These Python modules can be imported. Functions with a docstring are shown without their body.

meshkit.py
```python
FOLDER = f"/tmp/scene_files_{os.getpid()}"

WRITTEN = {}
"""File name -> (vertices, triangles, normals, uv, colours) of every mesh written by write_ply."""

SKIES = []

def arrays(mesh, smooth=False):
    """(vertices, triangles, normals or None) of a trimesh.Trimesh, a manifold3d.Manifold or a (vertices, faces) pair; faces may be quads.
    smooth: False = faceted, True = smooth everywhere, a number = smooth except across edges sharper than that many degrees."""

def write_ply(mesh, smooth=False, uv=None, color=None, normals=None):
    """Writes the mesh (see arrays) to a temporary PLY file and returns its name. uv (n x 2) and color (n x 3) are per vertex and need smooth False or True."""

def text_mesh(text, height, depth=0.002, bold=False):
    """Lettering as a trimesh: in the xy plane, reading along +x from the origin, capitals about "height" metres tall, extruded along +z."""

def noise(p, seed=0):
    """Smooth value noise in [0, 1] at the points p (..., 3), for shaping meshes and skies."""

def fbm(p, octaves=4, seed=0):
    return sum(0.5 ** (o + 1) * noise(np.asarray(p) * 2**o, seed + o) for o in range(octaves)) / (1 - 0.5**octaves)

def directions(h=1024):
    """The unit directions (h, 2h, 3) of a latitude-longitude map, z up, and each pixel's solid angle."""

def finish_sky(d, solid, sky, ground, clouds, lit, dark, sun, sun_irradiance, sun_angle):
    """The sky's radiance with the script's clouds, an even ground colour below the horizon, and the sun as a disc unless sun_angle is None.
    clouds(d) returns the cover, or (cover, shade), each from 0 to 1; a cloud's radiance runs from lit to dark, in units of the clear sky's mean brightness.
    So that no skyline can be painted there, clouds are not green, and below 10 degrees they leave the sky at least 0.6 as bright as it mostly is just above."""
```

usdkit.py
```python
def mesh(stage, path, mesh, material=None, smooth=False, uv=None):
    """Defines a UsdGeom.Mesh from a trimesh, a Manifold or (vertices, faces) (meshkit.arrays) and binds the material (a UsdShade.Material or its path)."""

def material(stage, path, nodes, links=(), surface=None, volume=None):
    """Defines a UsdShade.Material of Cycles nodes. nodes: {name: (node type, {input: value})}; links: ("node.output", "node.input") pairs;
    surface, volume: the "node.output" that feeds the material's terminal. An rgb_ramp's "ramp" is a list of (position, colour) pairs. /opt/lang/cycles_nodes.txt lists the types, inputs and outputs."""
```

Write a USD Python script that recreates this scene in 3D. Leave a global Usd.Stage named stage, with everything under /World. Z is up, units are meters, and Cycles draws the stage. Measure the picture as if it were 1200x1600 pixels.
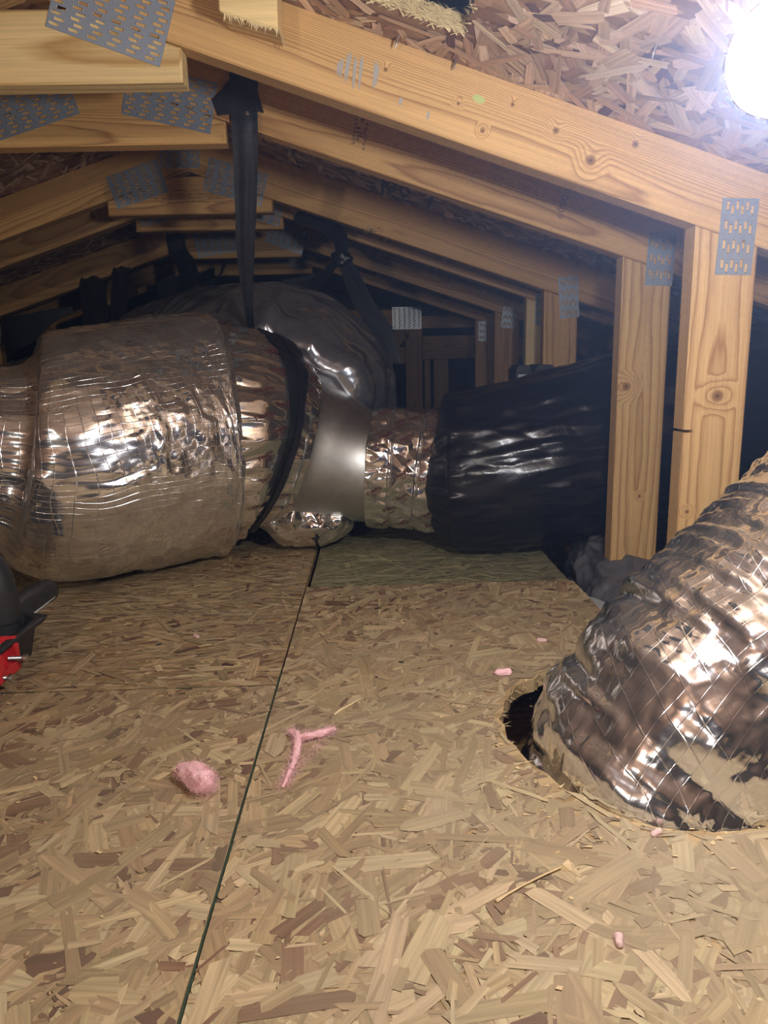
import math, random
import numpy as np, trimesh, shapely, usdkit, meshkit
from shapely.geometry import Polygon, box as sbox, Point
from scipy.interpolate import PchipInterpolator, CubicSpline
from scipy.ndimage import map_coordinates
from pxr import Usd, UsdGeom, UsdShade, UsdLux, Sdf, Gf, Vt

stage = Usd.Stage.CreateInMemory()
UsdGeom.SetStageUpAxis(stage, 'Z')
UsdGeom.SetStageMetersPerUnit(stage, 1.0)
UsdGeom.Xform.Define(stage, '/World')

# ------------------------------------------------------------------ camera, lamp, exposure
CAM_H, PITCH, YAW, ROLL, FPX = 0.40, math.radians(11.776), math.radians(0.730), 0.024, 1110.0
EXPOSURE = 0.0
LAMP_STRENGTH = 380.0
LAMP_COLOR = (0.97, 0.98, 1.03)
UNSEEN_LAMP_STRENGTH = 540.0                        # unseen bulb behind the camera, placed to light the far ducts and trusses
UNSEEN_LAMP_COLOR = (1.05, 0.97, 0.88)
UNSEEN_LAMP_AT = (-0.62, -0.75, 0.62)
LAMP_AT = (0.2165, 0.400, 0.5495)
GLOW_HAZE_DENSITY = 0.055  # strength of the haze added for the blue lens glow


def camera():
    F = np.array([math.sin(YAW) * math.cos(PITCH), math.cos(YAW) * math.cos(PITCH), -math.sin(PITCH)])
    R = np.array([math.cos(YAW), -math.sin(YAW), 0.0])
    U = np.cross(R, F)
    R, U = math.cos(ROLL) * R - math.sin(ROLL) * U, math.sin(ROLL) * R + math.cos(ROLL) * U
    c = UsdGeom.Camera.Define(stage, '/World/Camera')
    m = Gf.Matrix4d(*R, 0, *U, 0, *(-F), 0, 0, 0, CAM_H, 1)
    c.AddTransformOp().Set(m)
    c.CreateHorizontalApertureAttr(36.0)
    c.CreateVerticalApertureAttr(48.0)
    c.CreateFocalLengthAttr(36.0 * FPX / 1200)
    c.CreateClippingRangeAttr(Gf.Vec2f(0.02, 100))
    c.CreateExposureAttr(EXPOSURE)


camera()
# the attic is closed: lit by the bulb and an unseen one behind the camera (both built below); outside there is night
world = UsdLux.DomeLight.Define(stage, '/World/night_sky')
world.CreateIntensityAttr(0.002)

# ------------------------------------------------------------------ helpers
taken = {}


def numbered(parent, name):
    k = taken.get((parent, name), 0)
    taken[(parent, name)] = k + 1
    return name if k == 0 else f'{name}_{k:03d}'


def meta(prim, label=None, cat=None, group=None, kind=None):
    for k, v in (('label', label), ('category', cat), ('group', group), ('kind', kind)):
        if v:
            prim.SetCustomDataByKey(k, v)
    return prim


def thing(name, label=None, cat=None, loc=(0, 0, 0), rz=0, group=None, kind=None):
    p = '/World/' + numbered('/World', name)
    x = UsdGeom.Xform.Define(stage, p)
    x.AddTranslateOp().Set(Gf.Vec3d(*map(float, loc)))
    if rz:
        x.AddRotateZOp().Set(float(rz))
    meta(x.GetPrim(), label, cat, group, kind)
    x.GetPrim().SetCustomDataByKey
    return p


def obj(name, mesh, mat, parent='/World', smooth=False, uv=None, mtx=None, label=None, cat=None, group=None, kind=None, attr=None):
    p = parent + '/' + numbered(parent, name)
    m = usdkit.mesh(stage, p, mesh, MAT[mat], smooth=smooth, uv=uv)
    if mtx is not None:
        m.AddTransformOp().Set(Gf.Matrix4d(*np.asarray(mtx, float).T.ravel()))
    for k, v in (attr or {}).items():
        UsdGeom.PrimvarsAPI(m).CreatePrimvar(k, Sdf.ValueTypeNames.Color3fArray, 'vertex').Set(Vt.Vec3fArray.FromNumpy(np.asarray(v, np.float32)))
    meta(m.GetPrim(), label, cat, group, kind)
    return p


def M4(R=None, t=(0, 0, 0)):
    m = np.eye(4)
    if R is not None:
        m[:3, :3] = R
    m[:3, 3] = t
    return m


def cat(*ms):
    return trimesh.util.concatenate([m for m in ms if m is not None])


def bx(x0, y0, z0, x1, y1, z1, b=0.0):
    """a box with chamfered edges"""
    if b <= 0:
        m = trimesh.creation.box((x1 - x0, y1 - y0, z1 - z0))
        m.apply_translation(((x0 + x1) / 2, (y0 + y1) / 2, (z0 + z1) / 2))
        return m
    pts = []
    for ix, iy, iz in np.ndindex(2, 2, 2):
        c = np.array([(x0, x1)[ix], (y0, y1)[iy], (z0, z1)[iz]], float)
        s = np.array([1 - 2 * ix, 1 - 2 * iy, 1 - 2 * iz]) * b
        for a in range(3):
            q = c + s
            q[a] = c[a]
            pts.append(q)
    return trimesh.Trimesh(pts).convex_hull


def prism(poly, y0, y1, b=0.003):
    """a convex outline in the xz plane, from y0 to y1, with chamfered rims"""
    P = Polygon(poly)
    inner = np.array(P.buffer(-b, join_style=2).exterior.coords)[:-1]
    outer = np.array(P.exterior.coords)[:-1]
    pts = [(x, y, z) for x, z in inner for y in (y0, y1)] + [(x, y, z) for x, z in outer for y in (y0 + b, y1 - b)]
    return trimesh.Trimesh(pts).convex_hull


def cyl(p0, p1, r0, r1=None, n=20, caps=True):
    p0, p1 = np.asarray(p0, float), np.asarray(p1, float)
    r1 = r0 if r1 is None else r1
    return sweep([p0, p1], [r0, r1], n, caps)


def frames(C):
    T = np.gradient(C, axis=0)
    T /= np.linalg.norm(T, axis=1, keepdims=True)
    a = np.array([0, 0, 1.0]) if abs(T[0, 2]) < 0.8 else np.array([0, 1.0, 0])
    N = a - T[0] * (a @ T[0])
    N /= np.linalg.norm(N)
    out = []
    for t in T:
        N = N - t * (N @ t)
        N /= np.linalg.norm(N)
        out.append((t, N, np.cross(t, N)))
    return out


def sweep(C, r, n=16, caps=True):
    C = np.asarray(C, float)
    r = np.broadcast_to(r, len(C))
    a = np.linspace(0, 2 * np.pi, n, endpoint=False)
    V = np.vstack([c + rr * (np.cos(a)[:, None] * N + np.sin(a)[:, None] * B) for c, rr, (t, N, B) in zip(C, r, frames(C))])
    F = []
    for i in range(len(C) - 1):
        for k in range(n):
            q = (i * n + k, i * n + (k + 1) % n, (i + 1) * n + (k + 1) % n, (i + 1) * n + k)
            F += [(q[0], q[1], q[2]), (q[0], q[2], q[3])]
    V = list(V)
    if caps:
        for base, c, flip in ((0, C[0], True), ((len(C) - 1) * n, C[-1], False)):
            V.append(c)
            for k in range(n):
                f = (len(V) - 1, base + k, base + (k + 1) % n)
                F.append(f[::-1] if flip else f)
    return trimesh.Trimesh(np.array(V), np.array(F), process=False)


def revolve(profile, n=32):
    """profile: (r, z) pairs, around z"""
    return trimesh.creation.revolve(np.array(profile, float), sections=n)


def rotmat(x, y=None, z=None):
    """columns: local x along x, local z as near to z as can be"""
    x = np.asarray(x, float) / np.linalg.norm(x)
    z = np.asarray(z, float)
    z = z - x * (x @ z)
    z /= np.linalg.norm(z)
    return np.stack([x, np.cross(z, x), z], 1)


def ridge(p, seed):
    return 1 - np.abs(2 * meshkit.noise(p, seed) - 1)


def facets(U, T, n, seed, aniso=1.0, jitter=1.0):
    """crumpled sheet: heights in [-0.5, 0.5] joined by flat facets; n points per metre across, aniso stretches them along T; closes round U"""
    from scipy.interpolate import LinearNDInterpolator
    rng = np.random.default_rng(seed)
    C, L = U.max(), T.max()
    nu_, nt_ = max(3, int(C * n)), max(2, int(L * n / aniso))
    gu, gt = np.meshgrid((np.arange(nu_) + 0.5) / nu_ * C, np.linspace(-0.02, L + 0.02, nt_ + 1))
    gu = gu + (np.arange(nt_ + 1)[:, None] % 2) * C / nu_ / 2 + rng.uniform(-0.45, 0.45, gu.shape) * C / nu_ * jitter
    gt = gt + rng.uniform(-0.45, 0.45, gt.shape) * L / nt_ * jitter
    h = rng.uniform(-0.5, 0.5, gu.shape)
    P = np.concatenate([np.stack([gu.ravel() + k * C, gt.ravel() / aniso], 1) for k in (-1, 0, 1)])
    keep = (P[:, 0] > -0.25 * C) & (P[:, 0] < 1.25 * C)
    f = LinearNDInterpolator(P[keep], np.tile(h.ravel(), 3)[keep])
    return np.nan_to_num(f(U, T / aniso))


class Tube:
    """a dense duct skin: centre line with radii, and a displacement in metres of (arc length u, axial length t, angle)"""

    def __init__(self, C, r, disp, du=0.004, dt=0.004, a0=0.0, squash=None):
        C = np.asarray(C, float)
        s = np.r_[0, np.cumsum(np.linalg.norm(np.diff(C, axis=0), axis=1))]
        cs, rs = (CubicSpline(s, C) if len(C) > 2 else PchipInterpolator(s, C)), PchipInterpolator(s, r)
        nv = max(8, int(s[-1] / dt))
        rmax = max(r)
        nu = max(24, int(2 * math.pi * rmax / du))
        t = np.linspace(0, s[-1], nv)
        ang = np.linspace(0, 2 * np.pi, nu + 1) + a0
        P, R = cs(t), rs(t)
        fr = frames(P)
        N, B = np.array([f[1] for f in fr]), np.array([f[2] for f in fr])
        A, T = np.meshgrid(ang, t)
        radial = np.cos(A)[..., None] * N[:, None] + np.sin(A)[..., None] * B[:, None]
        # noise coordinates that close around the tube
        self.nc = np.stack([rmax * np.cos(A), rmax * np.sin(A), T], -1)
        U = rmax * (A - a0)
        d = disp(U, T, A, self.nc)
        if squash is not None:
            d = d + squash(A, T)
        self.V = P[:, None] + radial * (R[:, None] + d)[..., None]
        gu, gv = np.gradient(self.V, axis=1), np.gradient(self.V, axis=0)
        n = np.cross(gu, gv)
        n /= np.maximum(np.linalg.norm(n, axis=-1, keepdims=True), 1e-12)
        if (n * radial).sum() < 0:
            n = -n
        n[:, 0] = n[:, -1] = (n[:, 0] + n[:, -1]) / 2
        n /= np.maximum(np.linalg.norm(n, axis=-1, keepdims=True), 1e-12)
        self.n, self.U, self.T, self.nu, self.nv = n, U, T, nu, nv
        self.L, self.circ = s[-1], U[0, -1]

    def mesh(self):
        i = np.arange(self.nv - 1)[:, None] * (self.nu + 1) + np.arange(self.nu)[None]
        q = np.stack([i, i + 1, i + self.nu + 2, i + self.nu + 1], -1).reshape(-1, 4)
        F = np.vstack([q[:, [0, 1, 2]], q[:, [0, 2, 3]]])
        V = self.V.reshape(-1, 3)
        k = len(F) // 4
        fn = np.cross(V[F[k, 1]] - V[F[k, 0]], V[F[k, 2]] - V[F[k, 0]])
        if fn @ self.n.reshape(-1, 3)[F[k, 0]] < 0:
            F = F[:, ::-1]
        return V, F

    def uv(self):
        return np.stack([self.U.ravel(), self.T.ravel()], 1)

    def at(self, u, t, off):
        c = np.stack([np.clip(np.asarray(t) / self.L * (self.nv - 1), 0, self.nv - 1), (np.asarray(u) % self.circ) / self.circ * self.nu])
        p = np.stack([map_coordinates(self.V[..., k], c, order=1) for k in range(3)], -1)
        n = np.stack([map_coordinates(self.n[..., k], c, order=1) for k in range(3)], -1)
        return p + n * np.asarray(off)[:, None]

    def uv_nearest(self, pts):
        out = []
        V = self.V.reshape(-1, 3)
        for p in pts:
            k = np.argmin(((V - p) ** 2).sum(1))
            out.append((self.U.ravel()[k], self.T.ravel()[k]))
        return out


def ribbon(C, width, side, thick=0.0016, n=60, fold=0.0, seed=1):
    """webbing: a strip along C, its width along side (one vector per point)"""
    C, side = np.asarray(C, float), np.asarray(side, float)
    s = np.r_[0, np.cumsum(np.linalg.norm(np.diff(C, axis=0), axis=1))]
    w = PchipInterpolator(s, np.broadcast_to(width, len(C)).astype(float))
    t = np.linspace(0, s[-1], n)
    P = PchipInterpolator(s, C)(t)
    S = PchipInterpolator(s, np.broadcast_to(side, C.shape))(t)
    T = np.gradient(P, axis=0)
    T /= np.linalg.norm(T, axis=1, keepdims=True)
    S -= T * (S * T).sum(1, keepdims=True)
    S /= np.linalg.norm(S, axis=1, keepdims=True)
    N = np.cross(T, S)
    k = 9
    x = np.linspace(-0.5, 0.5, k)
    bump = fold * np.cos(x * 2 * np.pi * 1.5)[None, :] * (0.5 + meshkit.noise(np.stack([t * 9, t * 0 + seed, t * 0], -1), seed))[:, None]
    W = w(t)
    top = P[:, None] + S[:, None] * (x[None] * W[:, None])[..., None] + N[:, None] * (bump + thick / 2)[..., None]
    bot = top - N[:, None] * thick
    ring = np.concatenate([top, bot[:, ::-1]], 1)
    m = 2 * k
    V = ring.reshape(-1, 3)
    F = []
    for i in range(n - 1):
        for j in range(m):
            q = (i * m + j, i * m + (j + 1) % m, (i + 1) * m + (j + 1) % m, (i + 1) * m + j)
            F += [(q[0], q[2], q[1]), (q[0], q[3], q[2])]
    for base, fl in ((0, 1), ((n - 1) * m, -1)):
        for j in range(1, m - 1):
            F.append((base, base + j, base + j + 1)[::fl])
    uv = np.stack([np.tile(np.r_[x, x[::-1]], n) * np.repeat(W, m), np.repeat(t, m)], 1)
    mesh = trimesh.Trimesh(V, F, process=False)
    return mesh, uv


# ------------------------------------------------------------------ materials
UsdGeom.Scope.Define(stage, '/World/Looks')
MAT = {}


def mat(name, nodes, links=(), surface='p.BSDF'):
    MAT[name] = usdkit.material(stage, '/World/Looks/' + name, nodes, links, surface=surface)


def plain(name, color, rough=0.5, metal=0.0, spec=0.5, bump=0.0, scale=200.0, **kw):
    n = {'p': ('principled_bsdf', dict(base_color=color, roughness=rough, metallic=metal, specular_ior_level=spec, **kw))}
    l = []
    if bump:
        n['tc'] = ('texture_coordinate', {})
        n['n'] = ('noise_texture', dict(scale=scale, detail=3.0))
        n['b'] = ('bump', dict(strength=bump, distance=0.002))
        l = [('tc.object', 'n.vector'), ('n.fac', 'b.height'), ('b.normal', 'p.normal')]
    mat(name, n, l)


def lumber(name, light, dark, pith=0.03, ring=0.0045, straight=0.25, knots=None, knot_scale=3.5, wobble=0.012):
    """sawn softwood: rings about a pith behind the face, bent round knots; board runs along local x"""
    N, L = {}, []
    N['tc'] = ('texture_coordinate', {})
    N['sep'] = ('separate_xyz', {})
    L.append(('tc.object', 'sep.vector'))
    # slow wander of the pith along the board
    N['mp'] = ('mapping', dict(scale=(1.6, 3.0, 3.0)))
    N['slow'] = ('noise_texture', dict(scale=1.0, detail=1.0))
    L += [('tc.object', 'mp.vector'), ('mp.vector', 'slow.vector')]
    N['wan'] = ('math', dict(math_type='multiply_add', value2=wobble * 4, value3=pith - wobble * 2))
    L.append(('slow.fac', 'wan.value1'))
    N['yy'] = ('math', dict(math_type='add'))
    L += [('sep.y', 'yy.value1'), ('wan.value', 'yy.value2')]
    N['zz'] = ('math', dict(math_type='multiply', value2=straight))
    L.append(('sep.z', 'zz.value1'))
    N['y2'] = ('math', dict(math_type='multiply'))
    L += [('yy.value', 'y2.value1'), ('yy.value', 'y2.value2')]
    N['z2'] = ('math', dict(math_type='multiply'))
    L += [('zz.value', 'z2.value1'), ('zz.value', 'z2.value2')]
    N['s2'] = ('math', dict(math_type='add'))
    L += [('y2.value', 's2.value1'), ('z2.value', 's2.value2')]
    N['rad'] = ('math', dict(math_type='sqrt'))
    L.append(('s2.value', 'rad.value1'))
    last = 'rad.value'
    if straight > 1:  # quarter-sawn: the lines run straight along the board
        N['radz'] = ('math', dict(math_type='multiply_add', value2=1.0))
        L += [('sep.z', 'radz.value1'), (last, 'radz.value3')]
        last = 'radz.value'
    dist = []
    if knots is None:
        N['km'] = ('mapping', dict(scale=(knot_scale, 0.0, knot_scale)))
        N['kv'] = ('voronoi_texture', dict(scale=1.0))
        N['kd'] = ('math', dict(math_type='divide', value2=knot_scale))
        L += [('tc.object', 'km.vector'), ('km.vector', 'kv.vector'), ('kv.distance', 'kd.value1')]
        dist.append('kd.value')
    else:
        for i, (kx, kz, kr) in enumerate(knots):
            N[f'kq{i}'] = ('vector_math', dict(math_type='multiply', vector2=(1.0, 0.0, 1.0)))
            N[f'kd{i}'] = ('vector_math', dict(math_type='distance', vector2=(kx, 0.0, kz)))
            N[f'ks{i}'] = ('math', dict(math_type='multiply', value2=0.012 / kr))
            L += [('tc.object', f'kq{i}.vector1'), (f'kq{i}.vector', f'kd{i}.vector1'), (f'kd{i}.value', f'ks{i}.value1')]
            dist.append(f'ks{i}.value')
    kd = dist[0]
    for i, d in enumerate(dist[1:]):
        N[f'kmin{i}'] = ('math', dict(math_type='minimum'))
        L += [(kd, f'kmin{i}.value1'), (d, f'kmin{i}.value2')]
        kd = f'kmin{i}.value'
    N['kb'] = ('map_range', dict(range_type='smoothstep', from_min=0.0, from_max=0.04, to_min=0.014, to_max=0.0, clamp=True))
    L.append((kd, 'kb.value'))
    N['r2'] = ('math', dict(math_type='add'))
    L += [(last, 'r2.value1'), ('kb.result', 'r2.value2')]
    N['fm'] = ('mapping', dict(scale=(14.0, 90.0, 90.0)))
    N['fine'] = ('noise_texture', dict(scale=1.0, detail=1.5, roughness=0.6))
    L += [('tc.object', 'fm.vector'), ('fm.vector', 'fine.vector')]
    N['r3'] = ('math', dict(math_type='multiply_add', value2=0.0022))
    L += [('fine.fac', 'r3.value1'), ('r2.value', 'r3.value3')]
    N['ph'] = ('math', dict(math_type='divide', value2=ring))
    L.append(('r3.value', 'ph.value1'))
    N['fr'] = ('math', dict(math_type='fraction'))
    L.append(('ph.value', 'fr.value1'))
    mid = tuple(a * 0.55 + b * 0.45 for a, b in zip(light, dark))
    N['ramp'] = ('rgb_ramp', dict(ramp=[(0, light), (0.45, tuple(a * 0.9 + b * 0.1 for a, b in zip(light, dark))), (0.72, mid), (0.86, dark), (0.93, mid), (1.0, light)]))
    L.append(('fr.value', 'ramp.fac'))
    # broad tone of the board and fine fibre
    N['fib'] = ('noise_texture', dict(scale=1.0, detail=2.0, roughness=0.7))
    N['fbm'] = ('mapping', dict(scale=(6.0, 420.0, 420.0)))
    L += [('tc.object', 'fbm.vector'), ('fbm.vector', 'fib.vector')]
    N['fbr'] = ('map_range', dict(from_min=0.3, from_max=0.7, to_min=0.86, to_max=1.1))
    L.append(('fib.fac', 'fbr.value'))
    N['slr'] = ('map_range', dict(from_min=0.3, from_max=0.7, to_min=0.9, to_max=1.08))
    L.append(('slow.fac', 'slr.value'))
    N['tone'] = ('math', dict(math_type='multiply'))
    L += [('fbr.result', 'tone.value1'), ('slr.result', 'tone.value2')]
    N['c1'] = ('mix_color', dict(blend_type='multiply', fac=1.0, use_clamp=False))
    L += [('ramp.color', 'c1.a'), ('tone.value', 'c1.b')]
    N['kmask'] = ('map_range', dict(range_type='smoothstep', from_min=0.0055, from_max=0.012, to_min=0.85, to_max=0.0, clamp=True))
    L.append((kd, 'kmask.value'))
    N['c2'] = ('mix_color', dict(blend_type='mix', b=(0.20, 0.095, 0.035)))
    L += [('kmask.result', 'c2.fac'), ('c1.result', 'c2.a')]
    N['kcore'] = ('map_range', dict(range_type='smoothstep', from_min=0.001, from_max=0.004, to_min=0.8, to_max=0.0, clamp=True))
    L.append((kd, 'kcore.value'))
    N['c3'] = ('mix_color', dict(blend_type='mix', b=(0.06, 0.03, 0.015)))
    L += [('kcore.result', 'c3.fac'), ('c2.result', 'c3.a')]
    N['p'] = ('principled_bsdf', dict(roughness=0.55, specular_ior_level=0.35))
    L += [('c3.result', 'p.base_color')]
    mat(name, N, L)


lumber('fir_flat', (0.57, 0.335, 0.125), (0.34, 0.17, 0.055), pith=0.026, straight=0.36)
lumber('fir_rafter', (0.58, 0.34, 0.125), (0.32, 0.155, 0.050), pith=0.05, ring=0.0052, straight=1.3, knot_scale=3.2)
lumber('fir_dim', (0.50, 0.29, 0.115), (0.32, 0.165, 0.060), pith=0.04, ring=0.006, straight=0.8)
lumber('pine_yellow', (0.74, 0.55, 0.265), (0.46, 0.27, 0.09), pith=0.05, ring=0.013, straight=0.55, knot_scale=2.2, wobble=0.02)
lumber('post_near', (0.61, 0.39, 0.17), (0.37, 0.195, 0.072), pith=0.024, ring=0.0042, straight=0.34, knots=[(0.345, -0.002, 0.011), (0.18, 0.03, 0.004)])
lumber('chord_near', (0.60, 0.365, 0.145), (0.34, 0.175, 0.062), pith=0.05, ring=0.0050, straight=1.3, knots=[(0.466, 0.008, 0.0035), (0.634, 0.019, 0.0035), (0.698, 0.007, 0.0055), (0.754, -0.013, 0.009), (0.803, 0.023, 0.006), (0.567, -0.001, 0.003), (0.607, -0.022, 0.004)])
lumber('post_second', (0.58, 0.375, 0.16), (0.36, 0.19, 0.07), pith=0.022, ring=0.0042, straight=0.34, knots=[(0.35, 0.028, 0.010), (0.15, -0.006, 0.004)])

plain('galvanised', (0.27, 0.315, 0.39), 0.45, 0.35, bump=0.10, scale=60)
plain('galvanised_bright', (0.42, 0.47, 0.54), 0.36, 0.6, bump=0.25, scale=90)
plain('tooth_steel', (0.75, 0.76, 0.77), 0.28, 0.9)
plain('black_plastic', (0.018, 0.019, 0.021), 0.42, bump=0.1, scale=80)
plain('black_pipe', (0.03, 0.031, 0.034), 0.38, bump=0.06, scale=60)
plain('red_plastic', (0.62, 0.025, 0.03), 0.35)
plain('label_white', (0.75, 0.75, 0.74), 0.5)
plain('label_grey', (0.5, 0.5, 0.52), 0.5)
plain('ink_black', (0.035, 0.03, 0.045), 0.7)
plain('ink_brown', (0.16, 0.10, 0.07), 0.8)
plain('ink_red', (0.10, 0.020, 0.016), 0.6)
plain('ink_grey', (0.36, 0.33, 0.29), 0.8)
plain('paint_green', (0.42, 0.47, 0.16), 0.7)
plain('seam_green', (0.035, 0.060, 0.034), 0.8)
plain('sawn_edge', (0.66, 0.53, 0.29), 0.85, bump=0.5, scale=150)
plain('wood_chip', (0.62, 0.46, 0.25), 0.8, bump=0.3, scale=300)
plain('pink_fiber', (0.95, 0.60, 0.62), 0.95, spec=0.1)
plain('pink_pale', (0.72, 0.50, 0.46), 0.95, spec=0.1)
plain('dark_bit', (0.06, 0.05, 0.045), 0.8)
plain('grey_film', (0.10, 0.10, 0.11), 0.3, bump=0.5, scale=40)
plain('white_film', (0.45, 0.47, 0.48), 0.45, bump=0.3, scale=60)
plain('porcelain', (0.8, 0.79, 0.77), 0.25)
plain('cord_black', (0.02, 0.02, 0.02), 0.6)
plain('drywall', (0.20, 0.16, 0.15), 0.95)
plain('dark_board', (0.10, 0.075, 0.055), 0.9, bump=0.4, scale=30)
plain('screw_steel', (0.66, 0.66, 0.65), 0.3, 1.0)
plain('steel_thread', (0.45, 0.45, 0.46), 0.4, 1.0)
mat('lamp_glow', {'p': ('emission', dict(color=LAMP_COLOR, strength=LAMP_STRENGTH))}, surface='p.emission')
mat('unseen_lamp_glow', {'p': ('emission', dict(color=UNSEEN_LAMP_COLOR, strength=UNSEEN_LAMP_STRENGTH))}, surface='p.emission')


def strand_mat(name, dust=(0.40, 0.34, 0.24), dust_amount=0.0, base_dust=0.0):
    """compressed flakes: each carries its own tone and grain direction (mesh attributes)"""
    N, L = {}, []
    N['col'] = ('attribute', dict(attribute='flake'))
    N['gr'] = ('attribute', dict(attribute='grain'))
    N['gm'] = ('mapping', dict(scale=(10.0, 260.0, 1.0)))
    N['gn'] = ('noise_texture', dict(scale=1.0, detail=2.0, roughness=0.65))
    L += [('gr.vector', 'gm.vector'), ('gm.vector', 'gn.vector')]
    N['gt'] = ('map_range', dict(from_min=0.28, from_max=0.72, to_min=0.66, to_max=1.25))
    L.append(('gn.fac', 'gt.value'))
    N['c1'] = ('mix_color', dict(blend_type='multiply', fac=1.0, use_clamp=False))
    L += [('col.color', 'c1.a'), ('gt.result', 'c1.b')]
    N['geo'] = ('geometry', {})
    N['n1'] = ('noise_texture', dict(scale=5.0, detail=3.0, roughness=0.6))
    L.append(('geo.position', 'n1.vector'))
    N['sep'] = ('separate_xyz', {})
    L.append(('geo.position', 'sep.vector'))
    # sawdust and dirt lie thicker about the sawn duct opening
    N['dd'] = ('vector_math', dict(math_type='distance', vector2=(0.30, 0.66, 0.0)))
    L.append(('geo.position', 'dd.vector1'))
    N['near'] = ('map_range', dict(from_min=0.16, from_max=0.55, to_min=0.55, to_max=0.0, clamp=True))
    L.append(('dd.value', 'near.value'))
    N['nn'] = ('map_range', dict(from_min=0.38, from_max=0.68, to_min=0.0, to_max=0.6))
    L.append(('n1.fac', 'nn.value'))
    N['da'] = ('math', dict(math_type='add'))
    L += [('near.result', 'da.value1'), ('nn.result', 'da.value2')]
    N['dm'] = ('math', dict(math_type='multiply_add', value2=dust_amount, value3=base_dust, use_clamp=True))
    L.append(('da.value', 'dm.value1'))
    N['c2'] = ('mix_color', dict(blend_type='mix', b=dust))
    L += [('dm.value', 'c2.fac'), ('c1.result', 'c2.a')]
    N['b'] = ('bump', dict(strength=0.35, distance=0.0008))
    L.append(('gn.fac', 'b.height'))
    N['p'] = ('principled_bsdf', dict(roughness=0.72, specular_ior_level=0.25))
    L += [('c2.result', 'p.base_color'), ('b.normal', 'p.normal')]
    mat(name, N, L)


strand_mat('flakes_floor', dust=(0.33, 0.265, 0.170), dust_amount=0.7, base_dust=0.04)
strand_mat('flakes_roof', dust_amount=0.0)


def osb_body(name, a, b):
    mat(name, {'g': ('geometry', {}), 'm': ('mapping', dict(scale=(30.0, 70.0, 30.0))), 'v': ('voronoi_texture', dict(scale=1.0)), 'sp': ('separate_xyz', {}),
               'r': ('rgb_ramp', dict(ramp=[(0, a), (1, b)])), 'p': ('principled_bsdf', dict(roughness=0.85, specular_ior_level=0.2))},
        [('g.position', 'm.vector'), ('m.vector', 'v.vector'), ('v.color', 'sp.vector'), ('sp.x', 'r.fac'), ('r.color', 'p.base_color')])


osb_body('osb_floor', (0.28, 0.18, 0.085), (0.50, 0.36, 0.19))
osb_body('osb_green', (0.14, 0.13, 0.07), (0.26, 0.24, 0.13))
osb_body('osb_roof', (0.17, 0.085, 0.05), (0.42, 0.26, 0.15))


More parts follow.
